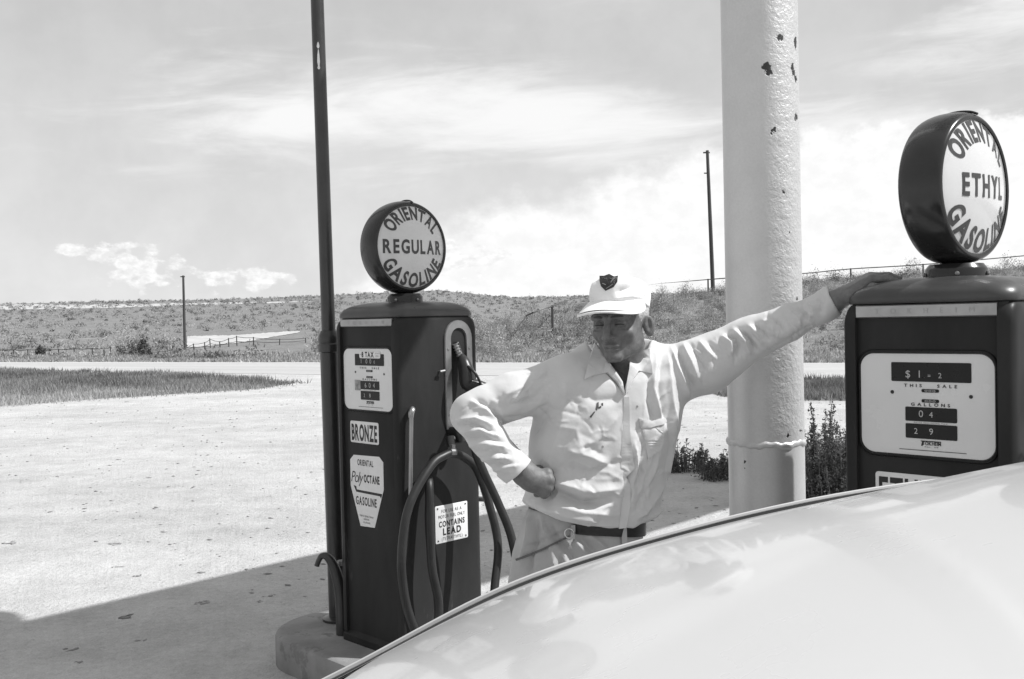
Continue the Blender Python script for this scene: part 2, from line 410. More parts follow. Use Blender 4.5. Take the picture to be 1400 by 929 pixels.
def soup(name, C, S, T, mat, up=.35, wd=.38):
    """triangular leaves: centres C, sizes S, tones T"""
    n = len(C); d = rng.normal(size=(n, 3)); d[:, 2] += up; d /= np.linalg.norm(d, axis=1)[:, None]
    e = rng.normal(size=(n, 3)); e -= d * (e * d).sum(1)[:, None]; e /= np.linalg.norm(e, axis=1)[:, None]
    a = C + d * S[:, None]; b_ = C + e * S[:, None] * wd - d * S[:, None] * .3; c = C - e * S[:, None] * wd - d * S[:, None] * .3
    V = np.stack([a, b_, c], 1).reshape(-1, 3); F = np.arange(3 * n).reshape(-1, 3)
    o = bigmesh(name, V, F, mat); at = o.data.attributes.new('tone', 'FLOAT', 'POINT'); at.data.foreach_set('value', np.repeat(T, 3).astype(np.float32))
    return o
def shrub_pts(n, w, h):
    """leaf centres of one rounded ragged shrub, clumped on a few boughs"""
    nb = 9; bo = rng.normal(size=(nb, 3)); bo /= np.linalg.norm(bo, axis=1)[:, None]; bo[:, 2] = np.abs(bo[:, 2])
    bo *= rng.uniform(.5, 1., nb)[:, None]
    c = bo[rng.integers(0, nb, n)] + rng.normal(0, .22, (n, 3)); c[:, 2] = np.abs(c[:, 2])
    return c * np.array([w / 2, w / 2, h])
def place_many(n, xr, drange, pow_=1., accept=None):
    out = []
    while len(out) < n:
        X = rng.uniform(*xr); d = drange[0] + (drange[1] - drange[0]) * rng.random() ** pow_
        x = (X - 700) / FPX * d
        if road_side(x, d) < ROADW + 1.5: continue
        if accept and not accept(X, d): continue
        pxq, pyq = proj(np.array([x, d, float(terrain(x, d))]))
        if pxq < 425 and 453 < pyq < 489 and (pyq > 482 or 250 < pxq): continue
        out.append((x, d, float(terrain(x, d)), X))
    return out
# the mass of brush: low scrub over the plain and the bank, one ground cover
C, S, T = [], [], []
for x, y, z, X in place_many(2600, (560, 1520), (36, 100), .8) + place_many(1300, (1520, 2500), (24, 95), .9):
    if X < 700 and rng.random() < .5: continue
    w = rng.uniform(.35, 1.1); h = w * rng.uniform(.35, .7); n = 150
    C.append(shrub_pts(n, w, h) + (x, y, z - .04)); S.append(rng.uniform(.045, .10, n)); T.append(np.full(n, rng.choice([.6, .85, 1., 1.15, 1.35])) * rng.uniform(.8, 1.2, n))
for x, y, z, X in place_many(4200, (-420, 900), (46, 620), 2.0):
    w = rng.uniform(.4, 1.3) * (1 + y / 420); h = w * rng.uniform(.3, .55); n = 34
    C.append(shrub_pts(n, w, h) + (x, y, z - .03)); S.append(rng.uniform(.07, .15, n) * (1 + y / 160)); T.append(np.full(n, rng.choice([.35, .55, .8, 1., 1.15])) * rng.uniform(.85, 1.15, n))
for x, y, z, X in place_many(900, (1040, 1520), (76, 90), 1.):
    w = rng.uniform(.6, 1.3); h = w * rng.uniform(.4, .7); n = 70
    C.append(shrub_pts(n, w, h) + (x, y, z - .04)); S.append(rng.uniform(.05, .11, n)); T.append(np.full(n, rng.choice([.5, .7, .9])) * rng.uniform(.75, 1.25, n))
kind(soup('brush_cover', np.vstack(C), np.concatenate(S), np.concatenate(T), sagem, .9, .2), 'stuff')
# the nearest sagebrush of the bank, bush by bush
base_sage = []
for i in range(6):
    n = 800; o = soup('sagebrush', shrub_pts(n, 1.0, .62), rng.uniform(.03, .075, n), rng.uniform(.55, 1.3, n) * rng.choice([.6, 1., 1.3]), sagem, .8, .2)
    base_sage.append(o)
cnt = 0
for x, y, z, X in place_many(120, (640, 1180), (41, 80), 1.1):
    o = base_sage[cnt] if cnt < 6 else base_sage[cnt % 6].copy()
    if cnt >= 6: COL.objects.link(o)
    s_ = rng.uniform(.8, 1.7); o.location = (x, y, z - .03); o.scale = (s_, s_, s_ * rng.uniform(.75, 1.15)); o.rotation_euler = (0, 0, rng.uniform(0, 6.28))
    tag(o, 'grey sagebrush bush growing on the grassy bank beyond the road', 'bush', 'sagebrush on the bank'); cnt += 1
# darker bushes that stand out along the bank
darkm = leafmat('dark_bush_leaf', .13)
proto = []
for i in range(3):
    proto.append(None)
for i, (px, py, w) in enumerate(((905, 418, 26), (921, 432, 22), (948, 412, 24), (986, 404, 26), (938, 447, 20), (884, 452, 18), (1107, 394, 34), (1136, 391, 34), (1165, 389, 26), (1112, 412, 24), (1145, 428, 20), (1248, 381, 34), (1385, 372, 40), (735, 452, 15), (692, 470, 13), (668, 448, 9), (780, 447, 14), (1322, 377, 26))):
    p = hit(px, py, dmin=36); sc = p.y / FPX; n = 900
    if i < 3:
        ob_ = soup('dark_bush', shrub_pts(n, 1.0, .75), rng.uniform(.025, .06, n), rng.uniform(.5, 1.6, n), darkm, .7, .25); proto[i] = ob_
    else: ob_ = proto[i % 3].copy(); COL.objects.link(ob_)
    s_ = w * sc; ob_.location = (p.x, p.y, p.z - .03); ob_.scale = (s_, s_, s_ * rng.uniform(.75, 1.0)); ob_.rotation_euler = (0, 0, rng.uniform(0, 6.28))
    tag(ob_, 'dark rounded bush standing out on the grassy bank', 'bush', 'dark bushes on the bank')
# grass: tongues beside the lot, verge of the far bank
C, S, T = [], [], []
def blades(name, pts, hr, tone, mat, wid=.012):
    pts = np.asarray(pts); n = len(pts); h = rng.uniform(*hr, n) * (.45 + 1.1 * (.5 + .5 * np.sin(pts[:, 0] * 1.9 + 2 * np.sin(pts[:, 1] * 1.1)) * np.sin(pts[:, 1] * 1.7 + np.sin(pts[:, 0] * 2.3)))); a = rng.uniform(0, 6.28, n)
    lean = rng.normal(0, .35, (n, 2)) * h[:, None]
    w = np.stack([np.cos(a), np.sin(a), np.zeros(n)], 1) * wid * (1 + pts[:, 1] / 25)[:, None]
    tip = pts + np.concatenate([lean, h[:, None]], 1)
    V = np.stack([pts - w, pts + w, tip], 1).reshape(-1, 3)
    o = bigmesh(name, V, np.arange(3 * n).reshape(-1, 3), mat); at = o.data.attributes.new('tone', 'FLOAT', 'POINT')
    at.data.foreach_set('value', np.repeat(tone, 3).astype(np.float32)); return kind(o, 'stuff')
G = []; T = []
for x0, x1, y0, y1, n in ((-26, -3.5, 19, 43, 420000), (3, 16, 16.5, 26, 150000)):
    x = rng.uniform(x0, x1, n); y = rng.uniform(y0, y1, n); ok = island_grass(x, y) > rng.uniform(.02, .98, n)
    x, y = x[ok], y[ok]; f = np.sin(x * 1.3 + np.sin(y * .7) * 2) * np.sin(y * .9 + x * .4)
    keep = rng.random(len(x)) < .55 + .3 * f; x, y, f = x[keep], y[keep], f[keep]
    G.append(np.stack([x, y, terrain(x, y)], 1)); pxs, pys = proj(np.stack([x, y, x * 0], -1)); near = sstep(pys, 524, 546) * (pxs < 420); T.append(np.clip(.62 + .22 * f + .55 * near + rng.normal(0, .16, len(x)), .3, 1.6))
blades('grass', np.vstack(G), (.03, .15), np.concatenate(T), grassm, .006)
G = []; 
n = 110000; s_ = rng.uniform(-60, 60, n); w_ = ROADW + np.abs(rng.normal(0, 2.2, n)) + .2
x = OX + s_ * ux + w_ * .47; y = OY + s_ * uy + w_ * .883
blades('verge_grass', np.stack([x, y, terrain(x, y)], 1), (.04, .17), np.clip(rng.normal(1.05, .25, n), .4, 1.7), grassm)

def weed(loc, h, w, nst, label, group=None):
    """weeds with many upright stems, small leaves up each stem"""
    C, S, T = [], [], []; mb = MB()
    root = empty('weed_clump', loc)
    for i in range(nst):
        a = rng.uniform(0, 6.28); r = w * .35 * math.sqrt(rng.random()); hh = h * rng.uniform(.45, 1.0) * (1 - .35 * r / (w * .35))
        b0 = np.array([r * math.cos(a), r * math.sin(a), 0]); lean = np.array([math.cos(a), math.sin(a), 0]) * rng.uniform(0, .32) * hh + rng.normal(0, .04, 3) * hh
        t1 = b0 + lean + (0, 0, hh)
        mid = (b0 + t1) / 2 + np.array([0, 0, .04 * hh]) - lean * .15
        mb.tube([b0, mid, t1], [.005, .004, .0015], 4)
        m = int(110 * hh / .6) + 20; u = rng.random(m) ** .85
        c = b0[None] * ((1 - u) ** 2)[:, None] + 2 * (u * (1 - u))[:, None] * mid + (u ** 2)[:, None] * t1
        c = c + rng.normal(0, 1, (m, 3)) * (np.array([.045, .045, .02]) * (1.15 - u)[:, None])
        c[:, 2] = np.maximum(c[:, 2], .01)
        C.append(c); S.append(rng.uniform(.009, .026, m)); T.append(rng.uniform(.5, 1.5, m))
    tag(root, label, 'weeds', group)
    link('stems', mb.v, mb.f, pmat('weed_stem', .1, .8), root)
    lf = soup('leaves', np.vstack(C), np.concatenate(S), np.concatenate(T), weedm, .2); lf.parent = root
    return root
def gpt(px, py):                                                  # flat ground seen at a pixel
    v = ray(px, py); tt = -1.58 / v.z; return Vector((v.x * tt, v.y * tt, 0))
weed(gpt(1126, 684), .92, .95, 130, 'tall dark leafy weeds between the white column and the right gas pump')
weed(gpt(1152, 692), .80, .8, 80, 'dark weeds close beside the left edge of the right gas pump')
weed(gpt(935, 644), .36, .62, 46, 'low weed clump on the dirt just right of the man')
weed(gpt(978, 655), .30, .55, 40, 'low weed clump touching the left side of the white column')
weed(gpt(906, 646), .22, .4, 22, 'small weed clump half hidden behind the man in the light shirt')
for (px, py, h, w, lb) in ((175, 487, 19, 26, 'larger dark bush by the end of the plain fence'), (197, 487, 18, 16, 'slim dark bush right of the larger bush near the plain fence'),
                           (55, 486, 14, 12, 'small dark bush among the posts of the plain fence')):
    p = hit(px, py); sc = p.y / FPX; n = 700
    c = shrub_pts(n, w * sc * 1.1, h * sc)
    root = tag(empty('roadside_bush', p), lb, 'bush')
    mb = MB()
    for i in range(7):
        a = i * .9; mb.tube([(0, 0, -.05), (.1 * math.cos(a), .1 * math.sin(a), h * sc * .3), (w * sc * .3 * math.cos(a), w * sc * .3 * math.sin(a), h * sc * .75)], [.03, .02, .008], 5)
    mb.build('stems', pmat('weed_stem', .1, .8), root)
    lf = soup('leaves', c, rng.uniform(.05, .13, n), rng.uniform(.5, 1.6, n), weedm); lf.parent = root

# loose clods and pebbles on the lot
C = []; V = []; F = []
def clod(c, s_):
    o = len(V); r = rng.uniform(.7, 1.2, 6)
    dirs = np.array([(1, 0, 0), (0, 1, 0), (-1, 0, 0), (0, -1, 0), (0, 0, .38), (0, 0, -.3)]); a = rng.uniform(0, 6.28); ca_, sa_ = math.cos(a), math.sin(a)
    p = dirs * r[:, None] * s_; p[:, 0] *= rng.uniform(1, 2.1); p = np.stack([p[:, 0] * ca_ - p[:, 1] * sa_, p[:, 0] * sa_ + p[:, 1] * ca_, p[:, 2]], 1) + c
    V.extend(p.tolist()); F.extend([[o + i, o + (i + 1) % 4, o + 4] for i in range(4)] + [[o + (i + 1) % 4, o + i, o + 5] for i in range(4)])
for i in range(5200):
    y = 4.2 + 22 * rng.random() ** 1.7; x = rng.uniform(-.56, .45) * y
    if abs(x + y - 2.0) < 2.2: continue
    s_ = (.003 + .012 * rng.random() ** 4) * (1 + y * .03)
    clod(np.array([x, y, float(terrain(x, y)) + s_ * .15]), s_)
for (px, py, s_) in ((158, 744, .045), (160, 776, .03), (282, 825, .03), (173, 843, .04), (15, 743, .04), (355, 823, .018), (190, 877, .025), (105, 906, .028), (96, 890, .03), (345, 812, .02), (272, 825, .018), (188, 788, .02), (345, 869, .018)):
    p = gpt(px, py)
    for j in range(4): clod(np.array(p) + (rng.normal(0, s_ * .7), rng.normal(0, s_ * .5), .003), s_ * rng.uniform(.3, .62))
kind(bigmesh('pebbles', V, F, pmat('clod', .24, .95, var=.5, scale=2.)), 'stuff')

# ------------------------------------------------------------------ poles and fences out on the plain
woodm = pmat('weathered_timber', .07, .9, var=.35, scale=3, bump=.4, bscale=20, stretch=(1, 1, .1))
def upole(px, pyb, pyt, wpx, label, step=False):
    b0 = hit(px[1], pyb); tp = P(px[0], pyt, b0.y); r = wpx / 2 * b0.y / FPX
    root = tag(empty('utility_pole', b0), label, 'utility pole'); d = tp - b0
    MB().tube([(0, 0, -.3), d * .5, d], [r * 1.12, r, r * .8], 12).build('pole', woodm, root)
    MB().tube([d * .985 - Vector((r * 2.2, 0, 0)), d * .985 + Vector((r * 1.2, 0, 0))], r * .4, 8).build('pole_top_pin', woodm, root)
    if step: MB().tube([d * .84 - Vector((r * 2.2, 0, 0)), d * .84], r * .35, 6).build('pole_step', woodm, root)
    return root
upole((250.5, 253), 480, 377, 3.6, 'slim weathered wooden utility pole beside the pale dirt track on the plain')
upole((967, 975), 398, 206, 5.2, 'tall dark wooden utility pole on the brushy bank left of the white column', True)

def fence(name, posts, label, cat, ph, wires, rp, rw, group=None, rails=None):
    """posts = list of base pixels; one fence is one thing with each post a part"""
    pts = [hit(x, y) for x, y in posts]
    root = tag(empty(name, pts[0]), label, cat, group); o = pts[0]
    for p, h in zip(pts, ph):
        hh = h * p.y / FPX; r = rp * p.y / FPX
        MB().tube([p - o + Vector((0, 0, -.2)), p - o + Vector((rng.normal(0, .02), 0, hh))], [r, r * .9], 8).build('post', woodm, root)
    for w in wires:
        mb = MB(); path = []
        for i, (p, h) in enumerate(zip(pts, ph)):
            path.append(p - o + Vector((0, -.05, h * p.y / FPX * w)))
            if i < len(pts) - 1:
                q_ = pts[i + 1]; path.append((p + q_) / 2 - o + Vector((0, -.05, (h * p.y + ph[i + 1] * q_.y) / 2 / FPX * w - .03)))
        mb.tube(path, [rw * (p + o).y / FPX for p in path], 6); mb.build('rail', woodm, root)
    return root
fence('post_fence', [(-14, 488), (19, 488), (38, 488), (80, 487.5), (102, 487), (126, 486.5), (143, 487), (152, 488)], 'long low post and rail fence along the far road verge, left of the bushes', 'fence', [11, 10, 10, 10, 10.5, 10.5, 11.5, 13.5], [.93], .9, .5)
fence('wire_fence', [(204, 487), (226, 486), (252, 482), (265, 479), (280, 478), (288, 476), (301, 475), (313, 474.5), (324, 473.5), (347, 473), (382, 472), (418, 469)], 'thin wire fence with uneven posts crossing in front of the pale dirt track', 'fence', [5, 6, 6, 9, 10, 13, 8, 12, 14, 12, 8.5, 7], [.9, .45], .8, .36)
# rail with sparse posts climbing the bank to the right
pp = [(720, 434, 433), (755, 432.5, 419), (805, 416, 405), (890, 403, 389.5), (968, 397, 382.5), (1095, 390, 374.5), (1163, 384, 368), (1262, 378, 362), (1400, 370, 350)]
root = None; path = []
for i, (px, pb, pt) in enumerate(pp):
    b0 = hit(px, pb, dmin=38); d_ = b0.y * (.68 if px < 800 else .82 if px < 900 else .93); tp = P(px, pt, d_); b0 = Vector((tp.x, d_, float(terrain(tp.x, d_))))
    if root is None: o = b0; root = tag(empty('rail_fence', o), 'single cable on short leaning posts climbing the bank behind the man and column', 'fence')
    path.append(tp - o)
    if px in (755, 968, 1163, 1262): MB().tube([b0 - o - Vector((0, 0, .2)), tp - o + Vector((0, 0, .05))], [.07, .06], 8).build('post', woodm, root)
MB().tube(path, .04, 6, smooth=4).build('cable', woodm, root)

# ------------------------------------------------------------------ pump island, column, canopy, pole
E1 = Vector((-.7071, .7071, 0)); E2 = Vector((-.7071, -.7071, 0))        # along the island (away), towards the driveway
def UN(u, n, z=0.): return E1 * u + E2 * n + Vector((0, 0, z))
concm = pmat('oil_stained_concrete', .23, .85, var=.30, scale=5, bump=.5, bscale=45, spots=(.16, .58, 6.), bdist=.004)
U0, U1, N0, N1 = .25, 4.20, -3.29, -2.41
out = rrect(U1 - U0, N1 - N0, .30, 10, (U0 + U1) / 2, (N0 + N1) / 2)
def shrink(o, d):
    cx, cy = (U0 + U1) / 2, (N0 + N1) / 2
    return rrect(U1 - U0 - 2 * d, N1 - N0 - 2 * d, .30 - d, 10, cx, cy)
rings = [[UN(u, n, z) for u, n in shrink(out, d)] for z, d in ((0, 0), (.128, 0), (.142, .006), (.149, .018), (.15, .03))]
isl = MB().loft(rings).build('pump_island', concm, loc=UN((U0 + U1) / 2, (N0 + N1) / 2, 0))
tag(isl, 'low oil stained concrete island with rounded end under both gas pumps', 'kerb')

# column with rough thick paint and rust chips
CX, CY, CR = .823, 3.246, .1215
colm = bpy.data.materials.new('lumpy_silver_paint'); colm.use_nodes = True; t = colm.node_tree; k = NT(t); b = t.nodes['Principled BSDF']
ob = k.n('ShaderNodeTexCoord').outputs['Object']
oz = k.n('ShaderNodeSeparateXYZ'); t.links.new(ob, oz.inputs[0])
angc = k.m('ARCTAN2', oz.outputs[0], k.m('MULTIPLY', oz.outputs[1], -1))   # 0 faces the camera, + to the right
up = k.ramp(oz.outputs[2], 1.0, 1.08)
lump = k.m('MULTIPLY', k.ramp(k.m('ADD', angc, k.m('MULTIPLY', k.noise(ob, 5, 4), .5)), -.15, .45), up)
h1 = k.noise(ob, 75, 5, .6, .5); h2 = k.noise(ob, 26, 4, .6)
height = k.m('MULTIPLY', k.m('ADD', k.m('MULTIPLY', h1, .6), k.m('MULTIPLY', h2, .7)), k.m('ADD', .16, lump))
v = k.m('ADD', .57, k.m('ADD', k.m('MULTIPLY', k.m('SUBTRACT', k.noise(ob, 9, 6), .5), .12), k.m('MULTIPLY', k.m('SUBTRACT', k.noise(ob, 140, 2), .5), .10)))
chips = None
wob = k.vm('ADD', ob, k.vm('SCALE', k.vm('SUBTRACT', k.n('ShaderNodeTexNoise').outputs['Color'], (.5, .5, .5)), scale=.0))
nz = k.n('ShaderNodeTexNoise'); t.links.new(ob, nz.inputs['Vector']); nz.inputs['Scale'].default_value = 55; nz.inputs['Detail'].default_value = 4
wob = k.vm('ADD', ob, k.vm('SCALE', k.vm('SUBTRACT', nz.outputs['Color'], (.5, .5, .5)), scale=.035))
for px, py, r in ((1053, 52, 5), (1078, 57, 6), (1078, 63, 4), (1034, 92, 6), (1035, 99, 5), (1072, 92, 6), (1074, 101, 6), (1079, 108, 4.5), (1079, 160, 6), (1043, 180, 3.5), (1056, 262, 2.5), (1067, 319, 3), (1078, 408, 3), (1085, 590, 3.5), (1063, 595, 2.5), (1006, 632, 2.5), (1007, 640, 2)):
    x = (px - (1036 + 11 * py / 700)) / FPX * 3.13
    a = math.asin(max(-.98, min(.98, x / CR))); rr = ray(px, py); z = 1.58 + rr.z / rr.y * (CY - CR * math.cos(a))
    dnode = k.vm('DISTANCE', wob, (CR * math.sin(a), -CR * math.cos(a), z - .15))
    f = k.ramp(dnode, r * .0024 * .75, r * .0024 * 1.05, 1, 0)
    chips = f if chips is None else k.m('MAXIMUM', chips, f)
v = k.mix(chips, v, .035)
t.links.new(k.grey(v), b.inputs['Base Color']); b.inputs['Roughness'].default_value = .42; b.inputs['Metallic'].default_value = .3
bn = k.n('ShaderNodeBump'); bn.inputs['Strength'].default_value = .7; bn.inputs['Distance'].default_value = .007
t.links.new(k.m('SUBTRACT', height, k.m('MULTIPLY', chips, .25)), bn.inputs['Height']); t.links.new(bn.outputs[0], b.inputs['Normal'])
root = tag(empty('canopy_column', (CX, CY, .15)), 'thick pale painted steel column with lumpy paint and rust chips behind the outstretched arm', 'column')
MB().lathe([(CR, 0), (CR, 4.85)], n=72).build('shaft', colm, root, smooth=40)
zr = 1.165 - .15
mb = MB(); rr_ = []
for z, r in ((zr - .012, CR - .002), (zr - .008, CR + .003), (zr, CR + .006), (zr + .006, CR + .004), (zr + .011, CR - .002)):
    rr_.append([((r + .0015 * math.sin(9 * q_) + .001 * math.sin(31 * q_)) * math.cos(q_), (r + .0015 * math.sin(9 * q_)) * math.sin(q_), z + .003 * math.sin(7 * q_ + 1) + .002 * math.sin(23 * q_)) for q_ in (2 * math.pi * j / 96 for j in range(96))])
mb.loft(rr_, caps=False).build('weld_bead', colm, root, smooth=180)
MB().lathe([(CR + .09, 0), (CR + .09, .02), (CR + .002, .021)], n=48).build('base_flange', colm, root)
# the canopy the column carries; above the picture, it throws the band of shade on the lot
canm = pmat('canopy_paint', .5, .6); 
CZ = 5.0
shift = Vector((sdir.x, sdir.y, 0)) * (CZ / sdir.z)
def onground(x, y): return Vector((x, y, 0)) + shift
F1, F2 = onground(-2.62, 5.17), onground(3.6, 12.13)          # far edge of the shade on the lot
g = (F2 - F1).normalized(); gn = Vector((g.y, -g.x, 0))          # gn points back to the island
W_ = 1.30
poly = [F1 - g * 1.6, F1 - g * .2 + gn * -.02, F2, F2 + gn * W_, F1 + g * .46 + gn * W_, F1 + g * .40 + gn * (W_ - .14), F1 + g * .16 + gn * (W_ - .17), F1 + g * .06 + gn * (W_ + .05), F1 - g * 1.6 + gn * (W_ + .12)]  # near edge notched to leave a sunlit patch in the shade
root = tag(empty('canopy', (poly[0].x, poly[0].y, CZ)), 'flat narrow station canopy overhead carried by the pale column', 'canopy')
MB().loft([[p - poly[0] for p in poly[::-1]], [p - poly[0] + Vector((0, 0, .22)) for p in poly[::-1]]]).build('roof_deck', canm, root, smooth=0)
mb = MB(); c0 = F1 - g * .05 + gn * -.24 - poly[0]
mb.lathe([(.02, .0), (.22, .02), (.26, .1), (.10, .22), (.03, .26)], Matrix.Translation(c0 + Vector((0, 0, .05))), 20).build('shade_disc', canm, root)  # unseen disc added to cast a dark blob beyond the shade edge
mb = MB(); mb.tube([Vector((CX, CY, 4.95 - CZ)) - Vector((poly[0].x, poly[0].y, 0)), (F1 + F2) / 2 + gn * W_ * .5 - Vector((poly[0].x, poly[0].y, 0)) + g * -1.6 + Vector((0, 0, .05))], .09, 12).build('outrigger_beam', canm, root)

# thin dark pole at the end of the island
PX, PY = -.868, 4.78
darkm = pmat('dark_enamel_pole', .028, .35, var=.35, scale=6, bump=.15, bscale=40, spots=(.2, .70, 9.), coat=.2)
root = tag(empty('steel_pole', (PX, PY, .15)), 'thin dark steel pole with a swollen coupling standing left of the regular pump', 'pole')
zj = 1.485 - .15; root.rotation_euler = (0, -.0085, 0)
MB().lathe([(.044, 0), (.044, zj)], n=24).build('lower_tube', darkm, root)
MB().lathe([(.033, zj), (.031, 3.03)], n=24).build('upper_tube', darkm, root)
MB().lathe([(.045, zj - .045), (.052, zj - .04), (.053, zj - .005), (.049, zj), (.052, zj + .008), (.050, zj + .035), (.038, zj + .06), (.034, zj + .062)], n=28).build('coupling', darkm, root)
MB().lathe([(.075, 0), (.075, .012), (.046, .02)], n=24).build('base_collar', darkm, root)
wp = pmat('flaked_white', .55, .8)
for (px, py, hh) in ((437, 62, .03), (438, 80, .085), (439, 92, .02)):
    q_ = P(px, py, PY - .0325); mb = MB(); z = q_.z - .15
    rr_ = []
    for zz, w in ((z - hh / 2, .08), (z - hh * .2, .22), (z + hh * .2, .16), (z + hh / 2, .05)):
        rr_.append([(r * math.sin(a), -r * math.cos(a), zz) for r, a in ((.0315, -w + .1), (.0329, -w + .1), (.0329, w * .8 + .1), (.0315, w * .8 + .1))])
    mb.loft(rr_).build('bare_patch', wp, root)
# bent pipe with hooked end beside it
root = tag(empty('hooked_pipe', P(463, 852, 4.62)), 'bent dark pipe with a hooked end rising from the island against the thin pole', 'pipe'); o = root.location
o.z = .15
pth = [Vector((P(468, 850, 4.55).x, 4.55, .13)), P(466, 815, 4.55), P(459, 782, 4.55), P(450, 764, 4.55), P(441, 760, 4.55), P(436, 766, 4.55), P(433, 774, 4.55)]
MB().tube([p - o for p in pth], [.03, .028, .026, .02, .014, .0125, .0125], 12, smooth=6).build('pipe', darkm, root)
MB().tube([P(462, 806, 4.66) - o, Vector((P(463, 852, 4.66).x, 4.66, .14)) - o], .012, 8).build('stay_rod', pmat('dull_steel', .35, .5, metal=.6), root)
MB().lathe([(.02, -.01), (.02, .012), (.012, .014)], Matrix.Translation(P(467, 770, 4.6) - o), 14).build('valve', pmat('dull_steel', .35, .5, metal=.6), root)
# ------------------------------------------------------------------ gas pumps
redm = pmat('dark_red_enamel', .032, .38, var=.35, scale=5, bump=.05, bscale=30, spec=.07, spots=(.055, .64, 7.), stretch=(1, 1, .35))
crownm = pmat('dusty_crown_enamel', .055, .34, var=.3, scale=5, spec=.4)
chromem = pmat('dull_chrome', .34, .34, metal=.85, var=.2, scale=9)
steelm = pmat('brushed_bezel', .27, .42, metal=.7, var=.2, scale=12)
blackm = pmat('black_rubber', .016, .45, var=.4, scale=9, bump=.1, bscale=60)
dialm = pmat('dial_white', .66, .25, var=.06, scale=4, coat=.5)
windm = pmat('dial_black', .012, .3, spec=.25)
inkm = pmat('black_ink', .02, .6, var=.3)
digm = pmat('pale_digit', .45, .6)
signm = pmat('sign_white', .72, .45, var=.08, scale=9, spots=(.45, .68, 16.))
lensm = pmat('milk_glass_lens', .62, .18, var=.05, scale=6, coat=.6)
letm = pmat('lens_letter', .045, .35, var=.2)
globem = pmat('globe_enamel', .022, .20, var=.3, scale=5, spec=.45, spots=(.05, .68, 9.))
nozm = pmat('oily_nozzle', .03, .35, var=.4, scale=12, metal=.3)
PA = math.radians(-45)
PW, PD = .44, .45
XS = PW / 2 + .006                                                # outer face of the nozzle side

def tall(o):                                                       # narrow upright plate text helper
    return o
def plate(mb, outline, th, fn):
    """slab with a slightly rounded rim on a surface; fn(u, v, h)"""
    cx = sum(p[0] for p in outline) / len(outline); cy = sum(p[1] for p in outline) / len(outline)
    def ring(h, s): return [fn(cx + (u - cx) * s, cy + (v - cy) * s, h) for u, v in outline]
    return mb.loft([ring(0, 1), ring(th * .7, 1), ring(th, .985)])

